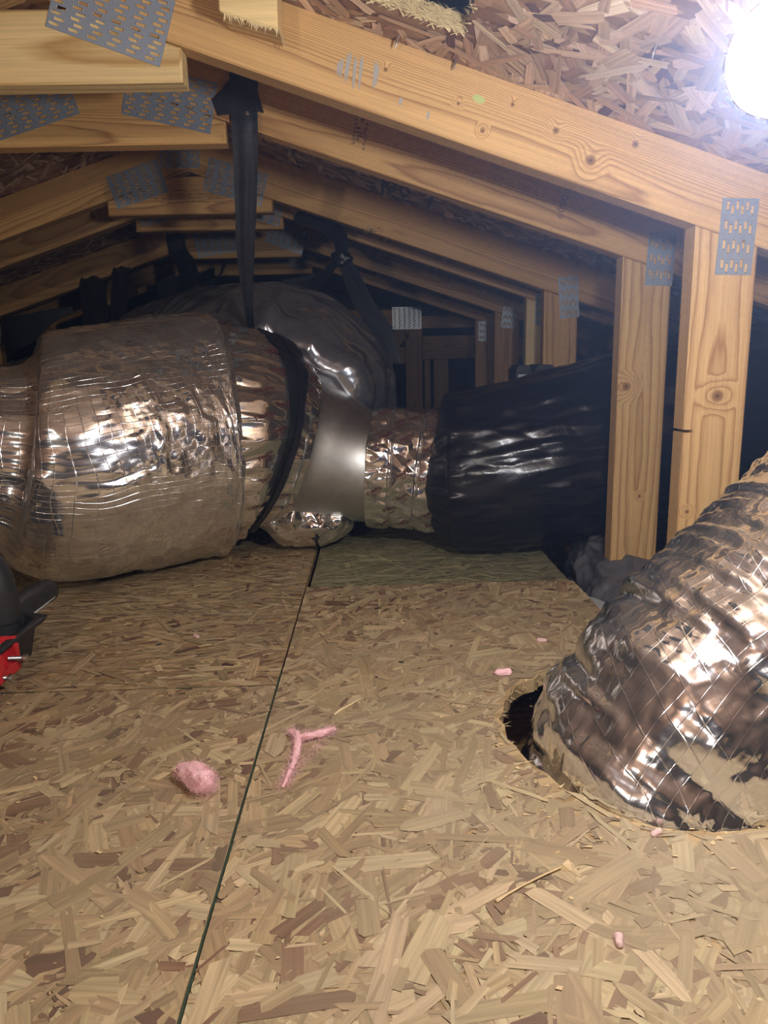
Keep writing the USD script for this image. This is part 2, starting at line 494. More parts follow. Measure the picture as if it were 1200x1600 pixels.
def foil(name, color=(0.88, 0.87, 0.85), rough=0.14, crinkle=0.25, scale=70.0, dust=0.0, cell=0.0, slant=0.0, thread=0.3, metal=1.0):
    """metallised film; cell > 0 adds the grid of reinforcing threads under it (from the skin's own arc and axial lengths)"""
    N = {'tc': ('texture_coordinate', {}), 'n': ('noise_texture', dict(scale=scale, detail=2.0, roughness=0.6)),
         'n2': ('noise_texture', dict(scale=scale * 0.25, detail=1.0)), 'rr': ('map_range', dict(from_min=0.3, from_max=0.7, to_min=rough * 0.7, to_max=rough * 1.5)),
         'b': ('bump', dict(strength=crinkle, distance=0.0015)), 'p': ('principled_bsdf', dict(base_color=color, metallic=metal)),
         'g': ('geometry', {}), 'sp': ('separate_xyz', {}), 'up': ('map_range', dict(from_min=0.15, from_max=1.0, to_min=0.0, to_max=dust, clamp=True)),
         'd': ('principled_bsdf', dict(base_color=(0.30, 0.27, 0.24), roughness=0.9)), 'nd': ('map_range', dict(from_min=0.35, from_max=0.65, to_min=0.3, to_max=1.0, clamp=True)),
         'mm': ('math', dict(math_type='multiply')), 'mx': ('mix_closure', {})}
    L = [('tc.object', 'n.vector'), ('tc.object', 'n2.vector'), ('n.fac', 'b.height'), ('b.normal', 'p.normal'), ('n2.fac', 'rr.value'), ('rr.result', 'p.roughness'),
         ('g.normal', 'sp.vector'), ('sp.z', 'up.value'), ('n2.fac', 'nd.value'), ('up.result', 'mm.value1'), ('nd.result', 'mm.value2'), ('mm.value', 'mx.fac'), ('p.BSDF', 'mx.closure1'), ('d.BSDF', 'mx.closure2')]
    if cell:
        N['w'] = ('noise_texture', dict(scale=14.0, detail=0.0))
        N['wv'] = ('vector_math', dict(math_type='multiply_add', vector2=(0.016, 0.016, 0.0)))
        L += [('tc.object', 'w.vector'), ('w.color', 'wv.vector1'), ('tc.UV', 'wv.vector3')]
        N['us'] = ('separate_xyz', {})
        L.append(('wv.vector', 'us.vector'))
        N['sl'] = ('math', dict(math_type='multiply_add', value2=slant))
        L += [('us.x', 'sl.value1'), ('us.y', 'sl.value3')]
        for k, src in (('a', 'us.x'), ('c', 'sl.value')):
            N['d' + k] = ('math', dict(math_type='divide', value2=cell))
            N['f' + k] = ('math', dict(math_type='fraction'))
            N['q' + k] = ('math', dict(math_type='subtract', value2=0.5))
            N['e' + k] = ('math', dict(math_type='absolute'))
            N['l' + k] = ('map_range', dict(range_type='smoothstep', from_min=0.455, from_max=0.5, to_min=0.0, to_max=1.0, clamp=True))
            L += [(src, f'd{k}.value1'), (f'd{k}.value', f'f{k}.value1'), (f'f{k}.value', f'q{k}.value1'), (f'q{k}.value', f'e{k}.value1'), (f'e{k}.value', f'l{k}.value')]
        N['lm'] = ('math', dict(math_type='maximum'))
        L += [('la.result', 'lm.value1'), ('lc.result', 'lm.value2')]
        N['b2'] = ('bump', dict(strength=thread, distance=0.0012))
        L = [x for x in L if x != ('b.normal', 'p.normal')]
        L += [('lm.value', 'b2.height'), ('b.normal', 'b2.normal'), ('b2.normal', 'p.normal')]
        # the threads show through a little duller
        N['ra'] = ('math', dict(math_type='multiply_add', value2=0.08))
        L = [x for x in L if x != ('rr.result', 'p.roughness')]
        L += [('lm.value', 'ra.value1'), ('rr.result', 'ra.value3'), ('ra.value', 'p.roughness')]
    mat(name, N, L, surface='mx.closure')


foil('foil_scrim', color=(0.86, 0.87, 0.88), rough=0.11, crinkle=0.10, scale=90, dust=0.25, cell=0.0118, thread=0.42, metal=0.93)
foil('foil_near', color=(0.86, 0.87, 0.89), rough=0.11, crinkle=0.12, scale=110, dust=0.10, cell=0.0180, slant=0.25, thread=0.16, metal=0.965)
foil('foil_tape', color=(0.91, 0.90, 0.88), rough=0.09, crinkle=0.10, scale=60, metal=0.95)
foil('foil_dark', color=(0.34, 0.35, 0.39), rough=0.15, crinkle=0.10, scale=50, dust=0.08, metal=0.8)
mat('scrim_thread', {'p': ('principled_bsdf', dict(base_color=(0.55, 0.50, 0.42), roughness=0.5, metallic=0.4))})
mat('sheet_metal', {'tc': ('texture_coordinate', {}), 'v': ('voronoi_texture', dict(scale=55.0)), 'sp': ('separate_xyz', {}), 'n': ('noise_texture', dict(scale=14.0, detail=4.0)),
                    'r': ('map_range', dict(to_min=0.40, to_max=0.52)), 'c': ('map_range', dict(to_min=0.93, to_max=1.04)), 'cm': ('mix_color', dict(blend_type='multiply', fac=1.0, a=(0.60, 0.595, 0.57))),
                    'p': ('principled_bsdf', dict(metallic=1.0))},
    [('tc.object', 'v.vector'), ('tc.object', 'n.vector'), ('v.color', 'sp.vector'), ('n.fac', 'r.value'), ('sp.x', 'c.value'), ('c.result', 'cm.b'), ('cm.result', 'p.base_color'), ('r.result', 'p.roughness')])
mat('black_film', {'tc': ('texture_coordinate', {}), 'n': ('noise_texture', dict(scale=45.0, detail=4.0, roughness=0.6, distortion=1.0)), 'b': ('bump', dict(strength=0.35, distance=0.002)),
                   'p': ('principled_bsdf', dict(base_color=(0.006, 0.007, 0.011), roughness=0.25, specular_ior_level=0.55))},
    [('tc.object', 'n.vector'), ('n.fac', 'b.height'), ('b.normal', 'p.normal')])
mat('webbing', {'uv': ('texture_coordinate', {}), 'm': ('mapping', dict(scale=(1.0, 1.0, 1.0))), 'w1': ('wave_texture', dict(scale=230.0, bands_direction='x', wave_type='bands')),
                'w2': ('wave_texture', dict(scale=190.0, bands_direction='y', wave_type='bands')), 'mu': ('math', dict(math_type='multiply')), 'b': ('bump', dict(strength=0.6, distance=0.0008)),
                'p': ('principled_bsdf', dict(base_color=(0.013, 0.014, 0.019), roughness=0.40, specular_ior_level=0.6))},
    [('uv.UV', 'm.vector'), ('m.vector', 'w1.vector'), ('m.vector', 'w2.vector'), ('w1.fac', 'mu.value1'), ('w2.fac', 'mu.value2'), ('mu.value', 'b.height'), ('b.normal', 'p.normal')])

# ------------------------------------------------------------------ the setting: OSB floor, roof deck, gable walls
XR, ZR, SR, SL = -0.43, 0.866, 0.338, 0.318      # ridge, underside of the top chords there, slopes right and left
ROOF_Z = ZR + 0.094
PAL_FLOOR = ([(0.56, 0.435, 0.250), (0.43, 0.315, 0.170), (0.33, 0.230, 0.122), (0.205, 0.112, 0.066), (0.115, 0.056, 0.039)], [0.21, 0.36, 0.26, 0.125, 0.045])
PAL_GREEN = ([(0.36, 0.34, 0.19), (0.28, 0.27, 0.145), (0.22, 0.21, 0.11), (0.16, 0.14, 0.07)], [0.2, 0.4, 0.3, 0.1])
PAL_ROOF = ([(0.66, 0.485, 0.335), (0.56, 0.385, 0.25), (0.46, 0.295, 0.185), (0.31, 0.18, 0.115), (0.15, 0.082, 0.066)], [0.24, 0.36, 0.25, 0.10, 0.05])


def clip_half(P, a, b, c):
    """convex polygon P clipped to a*x + b*y <= c"""
    out = []
    d = P @ np.array([a, b]) - c
    for i in range(len(P)):
        j = (i + 1) % len(P)
        if d[i] <= 0:
            out.append(P[i])
        if d[i] * d[j] < 0:
            out.append(P[i] + (P[j] - P[i]) * d[i] / (d[i] - d[j]))
    return np.array(out) if len(out) > 2 else None


def flakes(rect, n, lr, wr, palette, seed, height=0.0013, hole=None, main=None, spread=0.6):
    """n wood flakes pressed flat on the rectangle (x0, y0, x1, y1): vertices (x, y, h), faces, colour and grain attributes"""
    rng = np.random.default_rng(seed)
    x0, y0, x1, y1 = rect
    V, F, C, G = [], [], [], []
    hole_p = shapely.prepared.prep(hole) if hole is not None else None
    cols, wts = np.array(palette[0]), np.array(palette[1])
    order = rng.random(n)
    for i in range(n):
        L = lr[0] * (lr[1] / lr[0]) ** rng.random()
        w = min(wr[0] * (wr[1] / wr[0]) ** rng.random(), L * 0.6)
        ci = rng.choice(len(cols), p=wts)
        if ci >= 3:
            L *= 0.6
        w = min(w, L * 0.42, 0.0019 / L)
        a = rng.normal(main, spread) if main is not None and rng.random() < 0.6 else rng.random() * np.pi
        e = [rng.uniform(0.0, 0.22, 4) * L for _ in range(2)]
        ws = w / 2 * rng.uniform(0.75, 1.0, 6)
        ya = np.sort(rng.uniform(-0.5, 0.5, 2)) * w * 0.8
        yb = np.sort(rng.uniform(-0.5, 0.5, 2)) * w * 0.8
        P = np.array([(-L / 2 + e[0][0], -ws[0]), (rng.uniform(-0.2, 0.2) * L, -ws[1]), (L / 2 - e[1][0], -ws[2]), (L / 2 - e[1][1] * 0.6, yb[0]), (L / 2 - e[1][2] * 0.6, yb[1]), (L / 2 - e[1][3], ws[3]),
                      (rng.uniform(-0.2, 0.2) * L, ws[4]), (-L / 2 + e[0][1], ws[5]), (-L / 2 + e[0][2] * 0.6, ya[1]), (-L / 2 + e[0][3] * 0.6, ya[0])])
        Q = P @ np.array([[math.cos(a), math.sin(a)], [-math.sin(a), math.cos(a)]]) + (rng.uniform(x0, x1), rng.uniform(y0, y1))
        if Q[:, 0].min() < x0 or Q[:, 0].max() > x1 or Q[:, 1].min() < y0 or Q[:, 1].max() > y1:
            for h in ((-1, 0, -x0), (1, 0, x1), (0, -1, -y0), (0, 1, y1)):
                Q = clip_half(Q, *h) if Q is not None else None
            if Q is None:
                continue
        if hole_p is not None:
            pl = Polygon(Q)
            if hole_p.intersects(pl):
                continue
        col = cols[ci] * rng.uniform(0.86, 1.14) * (1 + rng.uniform(-0.04, 0.04, 3))
        z = 0.0001 + height * order[i]
        k = len(V)
        ct = Q.mean(0)
        loc = (Q - ct) @ np.array([[math.cos(a), -math.sin(a)], [math.sin(a), math.cos(a)]])
        off = rng.random(3) * 50
        tilt = rng.normal(0, 0.006, 2)
        Q, loc = np.vstack([Q, ct]), np.vstack([loc, (0.0, 0.0)])
        for q, l in zip(Q, loc):
            V.append((*q, max(0.00005, z + (q - ct) @ tilt)))
            C.append(col)
            G.append((l[0] + off[0], l[1] + off[1], off[2]))
        m_ = len(Q) - 1
        F += [(k + m_, k + j, k + (j + 1) % m_) for j in range(m_)]
    return np.array(V), np.array(F), np.array(C), np.array(G)


rngs = np.random.default_rng(7)
th = np.linspace(0, 2 * np.pi, 72, endpoint=False)
hole_r = 0.172 + 0.004 * np.sin(3 * th + 0.6) + 0.0025 * rngs.normal(size=72)
HOLE = Polygon(np.stack([0.307 + hole_r * np.cos(th) * 1.0, 0.714 + hole_r * np.sin(th)], 1))

floor = thing('floor', kind='structure')
GAP = 0.0016
X_SEAM = -0.131
floor_panels = [  # outline, sheet top, flake areas, palette
    (sbox(-1.9, -1.9, X_SEAM - GAP, 0.8455), 0.0, [((-0.62, 0.18, X_SEAM - GAP, 0.8455), 6500), ((-1.0, -0.5, X_SEAM - GAP, 0.18), 2600), ((-1.2, 0.18, -0.62, 0.8455), 1500)], PAL_FLOOR, 'osb_floor', 11),
    (shapely.union_all([sbox(X_SEAM + GAP, -1.9, 0.80, 0.90), sbox(X_SEAM + GAP, 0.5, 0.362, 1.2545)]).difference(HOLE), 0.0, [((X_SEAM + GAP, 0.18, 0.362, 1.2545), 7500), ((0.362, 0.18, 0.80, 0.90), 1500), ((X_SEAM + GAP, -0.5, 0.80, 0.18), 2600)], PAL_FLOOR, 'osb_floor', 12),
    (sbox(-1.9, 0.8500, X_SEAM - GAP, 2.7), 0.0, [((-0.95, 0.8500, X_SEAM - GAP, 1.75), 4500), ((-1.9, 0.8500, -0.95, 1.75), 900)], PAL_FLOOR, 'osb_floor', 13),
    (sbox(X_SEAM + 0.007, 1.2575, 0.356, 2.7), -0.002, [((X_SEAM + 0.007, 1.2575, 0.356, 1.95), 1500)], PAL_GREEN, 'osb_green', 14)]
for outline, top, areas, pal, body, seed in floor_panels:
    m = trimesh.creation.extrude_polygon(outline, 0.017, engine='earcut')
    m.apply_translation((0, 0, top - 0.017))
    p = obj('osb_panel', m, body, floor, label='greenish far floor sheet' if body == 'osb_green' else None)
    Vs, Fs, Cs, Gs, k = [], [], [], [], 0
    for j, (rect, n) in enumerate(areas):
        near = seed < 13
        V, F, C, G = flakes(rect, n, (0.014, 0.13) if near else (0.016, 0.11), (0.0025, 0.034) if near else (0.004, 0.016), pal, seed * 10 + j, hole=HOLE if seed == 12 else None,
                            main=0.9 if near else 0.1, spread=0.7 if near else 0.35)
        Vs.append(V + (0, 0, top)), Fs.append(F + k), Cs.append(C), Gs.append(G)
        k += len(V)
    obj('wood_flakes', (np.vstack(Vs), np.vstack(Fs)), 'flakes_floor', p, attr={'flake': np.vstack(Cs), 'grain': np.vstack(Gs)}, kind='stuff')
# painted edges show as a green line down in the joints
obj('joint_edge', bx(X_SEAM - GAP, -1.9, -0.017, X_SEAM + GAP, 0.90, -0.0012), 'seam_green', floor, label='dark green painted joint')
obj('joint_edge', bx(-1.9, 0.8484, -0.017, X_SEAM - GAP, 0.8502, -0.0003), 'seam_green', floor)
# torn fibres round the sawn opening
tr = []
for k in range(260):
    a = rngs.uniform(0, 2 * np.pi)
    c = np.array([0.307 + np.interp(a, th, hole_r) * math.cos(a), 0.714 + np.interp(a, th, hole_r) * math.sin(a), rngs.uniform(-0.014, 0.0015)])
    d = -np.array([math.cos(a), math.sin(a), 0]) + rngs.normal(0, 0.5, 3)
    d /= np.linalg.norm(d)
    L = rngs.uniform(0.003, 0.010)
    s = np.cross(d, (0, 0, 1.0)) * rngs.uniform(0.0006, 0.0018)
    tr.append(trimesh.Trimesh([c - d * 0.004 - s, c - d * 0.004 + s, c + d * L, c - d * 0.004 - (0, 0, 0.001)], [(0, 1, 2), (0, 2, 3), (1, 3, 2), (0, 3, 1)], process=False))
obj('torn_fibre', cat(*tr), 'sawn_edge', floor, kind='stuff')
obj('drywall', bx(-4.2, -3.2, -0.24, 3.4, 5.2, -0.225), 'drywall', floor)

# roof deck: sheets laid on the top chords, seen from below
roof = thing('ceiling', kind='structure')
VENT = (-0.02, 0.60, 0.1195, 0.9195)             # sawn opening in the deck, x and y


def roof_frame(right):
    sl = SR if right else SL
    c = 1 / math.hypot(1, sl)
    s = sl * c
    sg = 1 if right else -1
    return np.array([XR, 0, ROOF_Z]), np.array([sg * c, 0, -s]), np.array([-sg * s, 0, -c])      # origin on the ridge, down-slope, down through the deck


def on_roof(right, S, Y, H):
    o, d, nrm = roof_frame(right)
    return o + np.outer(S, d) + np.outer(Y, (0, 1, 0)) + np.outer(H, nrm)


def roof_panel(right, s0, s1, y0, y1, nfl, rect=None, hole=None, seed=0, lr=(0.03, 0.14), wr=(0.010, 0.045)):
    g = 0.0015
    outline = sbox(s0 + g, y0 + g, s1 - g, y1 - g)
    if hole is not None:
        outline = outline.difference(hole)
    m = trimesh.creation.extrude_polygon(outline, 0.016, engine='earcut')
    v = m.vertices
    W = on_roof(right, v[:, 0], v[:, 1], -v[:, 2])
    m = trimesh.Trimesh(W, m.faces, process=False)
    m.fix_normals()
    p = obj('osb_panel', m, 'osb_roof', roof)
    if nfl:
        r = rect or (s0 + g, y0 + g, s1 - g, y1 - g)
        V, F, C, G = flakes(r, nfl, lr, wr, PAL_ROOF, seed, hole=hole, main=1.2, spread=0.6, height=0.0022)
        obj('wood_flakes', (on_roof(right, V[:, 0], V[:, 1], V[:, 2]), F), 'flakes_roof', p, attr={'flake': C, 'grain': G}, kind='stuff')


cR = math.hypot(1, SR)
vent_s = sbox((VENT[0] - XR) * cR, VENT[1], (VENT[2] - XR) * cR, VENT[3])
sj = 0.268 * cR
roof_panel(True, 0.0, sj, -1.3, 1.72, 500, (0.0, 0.2, sj - 0.0015, 1.718), seed=31)
roof_panel(True, 0.0, sj, 1.72, 5.0, 250, (0.0, 1.722, sj - 0.0015, 2.6), seed=32)
roof_panel(True, sj, 1.55, -1.3, 1.72, 3000, (sj + 0.0015, 0.30, 1.30, 1.718), hole=vent_s, seed=33)
roof_panel(True, sj, 1.55, 1.72, 5.0, 700, (sj + 0.0015, 1.722, 1.30, 2.7), seed=34)
roof_panel(True, 1.55, 3.1, -1.3, 5.0, 0)
roof_panel(True, 0.0, 3.1, -3.1, -1.3, 0)
roof_panel(False, 0.0, 1.25, -1.3, 1.72, 900, (0.0, 0.6, 1.2, 1.718), seed=35, lr=(0.04, 0.13), wr=(0.006, 0.016))
roof_panel(False, 0.0, 1.25, 1.72, 5.0, 1100, (0.0, 1.722, 1.2, 2.9), seed=36, lr=(0.04, 0.13), wr=(0.006, 0.016))
roof_panel(False, 1.25, 3.6, -1.3, 5.0, 0)
roof_panel(False, 0.0, 3.6, -3.1, -1.3, 0)
# pale torn fibres on the far side of the vent opening
tr = []
o_, d_, n_ = roof_frame(True)
for k in range(900):
    far = rngs.random() < 0.8
    if far:
        s, y, e = rngs.uniform((VENT[0] - XR) * cR, (VENT[2] - XR) * cR), VENT[3], np.array([0, -1.0, 0])
    else:
        s, y, e = (VENT[2] - XR) * cR, rngs.uniform(VENT[1], VENT[3]), -d_
    c = o_ + d_ * s + np.array([0, y, 0]) - n_ * rngs.uniform(-0.001, 0.016)
    along = d_ if far else np.array([0, 1.0, 0])
    d = along * rngs.choice([-1, 1]) + e * rngs.uniform(0.1, 0.9) + n_ * rngs.normal(0, 0.25)
    d /= np.linalg.norm(d)
    L = rngs.uniform(0.004, 0.016)
    w_ = n_ * rngs.uniform(0.0005, 0.0016)
    tr.append(trimesh.Trimesh([c - d * L - w_, c - d * L + w_, c + d * L + e * 0.003, c - d * L * 0.5 + e * 0.002], [(0, 1, 2), (0, 2, 3), (1, 3, 2), (0, 3, 1)], process=False))
obj('torn_fibre', cat(*tr), 'sawn_edge', roof, kind='stuff')
# nail points that come through the deck beside the first truss
for x, y in ((0.045, 0.985), (0.118, 0.99), (0.30, 0.80)):
    c = o_ + d_ * (x - XR) * cR + np.array([0, y, 0])
    obj('nail_point', sweep([c, c + n_ * 0.010, c + n_ * 0.016], [0.0016, 0.0016, 0.0002], 8), 'screw_steel', roof)
# grade stamp printed on the deck between the second and third trusses
def deck_print(shapes):
    out = []
    for (s0, y0, s1, y1) in shapes:
        V = on_roof(True, np.array([s0, s1, s1, s0]), np.array([y0, y0, y1, y1]), np.array([0.0030] * 4))
        m_ = trimesh.Trimesh(V, [(0, 1, 2), (0, 2, 3)], process=False)
        if m_.face_normals.sum(0)[2] > 0:
            m_.invert()
        out.append(m_)
    return cat(*out)
ss = (0.035 - XR) * cR
stamp = [(ss, 1.45, ss + 0.007, 1.83), (ss, 1.45, ss + 0.13, 1.475), (ss + 0.115, 1.62, ss + 0.121, 1.80)]
for j in range(5):
    stamp.append((ss + 0.028 + 0.011 * j, 1.80, ss + 0.034 + 0.011 * j, 1.825))
for cx in (0.022, 0.055):
    for k in range(10):
        a = k * 2 * np.pi / 10
        stamp.append((ss + cx + 0.010 * math.cos(a) - 0.003, 1.73 + 0.045 * math.sin(a) - 0.012, ss + cx + 0.010 * math.cos(a) + 0.003, 1.73 + 0.045 * math.sin(a) + 0.012))
obj('printed_stamp', deck_print(stamp), 'ink_black', roof)

wall_b = thing('wall_back', kind='structure')
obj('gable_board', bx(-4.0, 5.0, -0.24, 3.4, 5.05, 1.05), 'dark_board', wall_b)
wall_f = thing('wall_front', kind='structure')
obj('gable_board', bx(-4.0, -3.1, -0.24, 3.4, -3.05, 1.05), 'dark_board', wall_f)  # unseen end wall behind the camera, set far back to reflect dark

# ------------------------------------------------------------------ roof trusses, each one thing: chords, gusset, posts, toothed plates
BT, BW = 0.036, 0.089
_plate_cache = {}


def plate_mesh(w, h):
    """a punched plate in the xy plane (slots along x, in staggered rows) and its teeth, front towards +z"""
    key = (round(w, 3), round(h, 3))
    if key in _plate_cache:
        return _plate_cache[key]
    px, py = 0.0245, 0.0066
    nx, ny = max(1, round((w - 0.004) / px)), max(2, int((h - 0.003) / py))
    ox, oy = (w - (nx - 1) * px) / 2, (h - (ny - 1) * py) / 2
    slots, teeth = [], []
    rng = np.random.default_rng(int(w * 1e4) + int(h * 1e4))
    for i in range(nx):
        for j in range(ny):
            x, y = ox + i * px + (0.0026 if j % 2 else -0.0026), oy + j * py
            if x < 0.007 or x > w - 0.007:
                continue
            slots.append(sbox(x - 0.0058, y - 0.0019, x + 0.0058, y + 0.0019))
            for e in (-1, 1):
                t = bx(x + e * 0.0060 - 0.0008, y - 0.0020, -0.0004, x + e * 0.0060 + 0.0008, y + 0.0020, 0.0020 if e < 0 else 0.0014, 0.0005)
                teeth.append(t)
    pl = sbox(0, 0, w, h).difference(shapely.union_all(slots))
    m = trimesh.creation.extrude_polygon(pl, 0.0012, engine='earcut')
    _plate_cache[key] = (m, cat(*teeth))
    return _plate_cache[key]


def plate(parent, x, z, ang, w, h, mat_='galvanised', turned=False, y=-0.0012):
    """lower left corner at (x, z) on the front face, turned by ang degrees"""
    a = math.radians(ang)
    X, Y = np.array([math.cos(a), 0, math.sin(a)]), np.array([-math.sin(a), 0, math.cos(a)])
    o = np.array([x, y + 0.0010, z])
    if turned:
        m, t = plate_mesh(h, w)
        R = np.stack([Y, -X, (0, -1.0, 0)], 1)
        o = o + X * w
    else:
        m, t = plate_mesh(w, h)
        R = np.stack([X, Y, (0, -1.0, 0)], 1)
    p = obj('nail_plate', m, mat_, parent, mtx=M4(R, o))
    obj('plate_teeth', t, 'tooth_steel', p, kind='stuff')


def chord(parent, right, length, mat_, rng, x_start=0.0):
    sl = SR if right else SL
    c = 1 / math.hypot(1, sl)
    s = sl * c
    sg = 1 if right else -1
    k = s / c
    u0 = 0.0 if mat_ == 'chord_near' else rng.uniform(0, 40)
    poly = [(u0, -BW / 2), (u0 + length, -BW / 2), (u0 + length, BW / 2), (u0 - BW * k, BW / 2)]
    X, Z = np.array([sg * c, 0, -s]), np.array([sg * s, 0, c])
    R = np.stack([X, np.cross(Z, X), Z], 1)
    o = np.array([0, BT / 2, ZR]) + Z * BW / 2 - X * u0
    return obj('top_chord', prism(poly, -BT / 2, BT / 2, 0.0022), mat_, parent, mtx=M4(R, o))


def post(parent, x0, x1, mat_, u0, z0=-0.115, kerf=None, lean=0.0):
    xc = (x0 + x1) / 2
    zt = lambda x: ZR - (SR if x > 0 else SL) * abs(x)
    # local x up, local z towards -x
    poly = [(u0 + z0, xc - x1), (u0 + zt(x1) - 0.0006, xc - x1), (u0 + zt(x0) - 0.0006, xc - x0), (u0 + z0, xc - x0)]
    m = prism(poly, -BT / 2, BT / 2, 0.002)
    if kerf:
        cut = bx(u0 + kerf - 0.0022, -BT, (xc - x0) - 0.013, u0 + kerf + 0.0022, BT, (xc - x0) + 0.02)
        m = trimesh.boolean.difference([m, cut], engine='manifold')
    R = np.stack([(0, 0, 1.0), (0, 1.0, 0), (-1.0, 0, 0)], 1)
    return obj('post', m, mat_, parent, mtx=M4(R, (xc, BT / 2, -u0)))


def gusset(parent, zb, mat_, rng, half=0.2, top=0.086):
    u0 = rng.uniform(0, 20)
    zt = lambda x: ZR - (SR if x > 0 else SL) * abs(x) - 0.0008
    zc = zb + top
    xr, xl = (ZR - 0.0008 - zc) / SR, (ZR - 0.0008 - zc) / SL
    poly = [(-half, zb), (half, zb), (half, zt(half)), (xr, zc), (-xl, zc), (-half, zt(-half))] if xr > 0.01 else [(-half, zb), (half, zb), (half, zt(half)), (0, ZR - 0.001), (-half, zt(-half))]
    poly = [(x + u0, z - zb - 0.04) for x, z in poly]
    obj('gusset', prism(poly, -BT / 2, BT / 2, 0.003), mat_, parent, mtx=M4(None, (-u0, BT / 2, zb + 0.04)))


def marks(shapes, y=-0.0004):
    """flat print on a front face: convex outlines in xz"""
    out = []
    for i_, P in enumerate(shapes):
        n = len(P)
        V = [(x, y - 1.2e-5 * i_, z) for x, z in P]
        F = [(0, i, i + 1) for i in range(1, n - 1)]
        m_ = trimesh.Trimesh(V, F, process=False)
        if m_.face_normals.sum(0)[1] > 0:
            m_.invert()
        out.append(m_)
    return cat(*out)


def rot_rect(cx, cz, w, h, a):
    c, s = math.cos(a), math.sin(a)
    return [(cx + x * c - z * s, cz + x * s + z * c) for x, z in ((-w / 2, -h / 2), (w / 2, -h / 2), (w / 2, h / 2), (-w / 2, h / 2))]


truss_data = {  # y, gusset underside, plates (x, z, angle, width, height, kind)
    1: (1.000, 0.757, [(0.0348, 0.8224, -19.4, 0.146, 0.078, 'p'), (-0.181, 0.774, 18.0, 0.146, 0.078, 'p'), (0.8983, 0.5078, -2.2, 0.0490, 0.0972, 't')]),
    2: (1.280, 0.764, [(0.0323, 0.8106, -13.0, 0.146, 0.078, 'p'), (-0.176, 0.7725, 16.0, 0.146, 0.078, 'p'), (0.9077, 0.5226, -2.5, 0.0482, 0.0871, 't')]),
    3: (1.850, 0.768, [(0.0341, 0.8218, -16.3, 0.144, 0.076, 'p'), (-0.1749, 0.7824, 16.5, 0.132, 0.076, 'p'), (-0.0647, 0.874, -1.0, 0.095, 0.060, 'p'), (0.910, 0.5012, 4.2, 0.0487, 0.0996, 't')]),
    4: (2.060, 0.768, [(0.050, 0.818, -18.4, 0.144, 0.076, 'p'), (-0.1813, 0.780, 12.0, 0.1435, 0.076, 'p'), (0.8925, 0.4968, -1.3, 0.0217, 0.0866, 't')]),
    5: (2.580, 0.768, [(0.0754, 0.822, -21.5, 0.134, 0.074, 'p'), (-0.1539, 0.7713, 8.6, 0.1345, 0.074, 'p'), (0.8894, 0.5175, -8.2, 0.052, 0.0723, 't'), (-0.905, 0.500, 3.0, 0.050, 0.085, 't')]),
    6: (3.050, 0.768, [(0.030, 0.826, -18.0, 0.14, 0.076, 'p'), (0.8797, 0.4839, -1.3, 0.0349, 0.0804, 't')])}
truss_label = {
    1: 'nearest roof truss, lit pale fir with grey scuffs on its sloping chord',
    2: 'roof truss directly behind the nearest one, stamped 0509, carrying the long black strap',
    3: 'third roof truss from the front, with a steel plate up at its peak',
    4: 'dim roof truss close behind the third, only a narrow plate strip on its post',
    5: 'shadowed roof truss that the left black strap is looped over',
    6: 'faint roof truss furthest back of those with a sloping chord'}
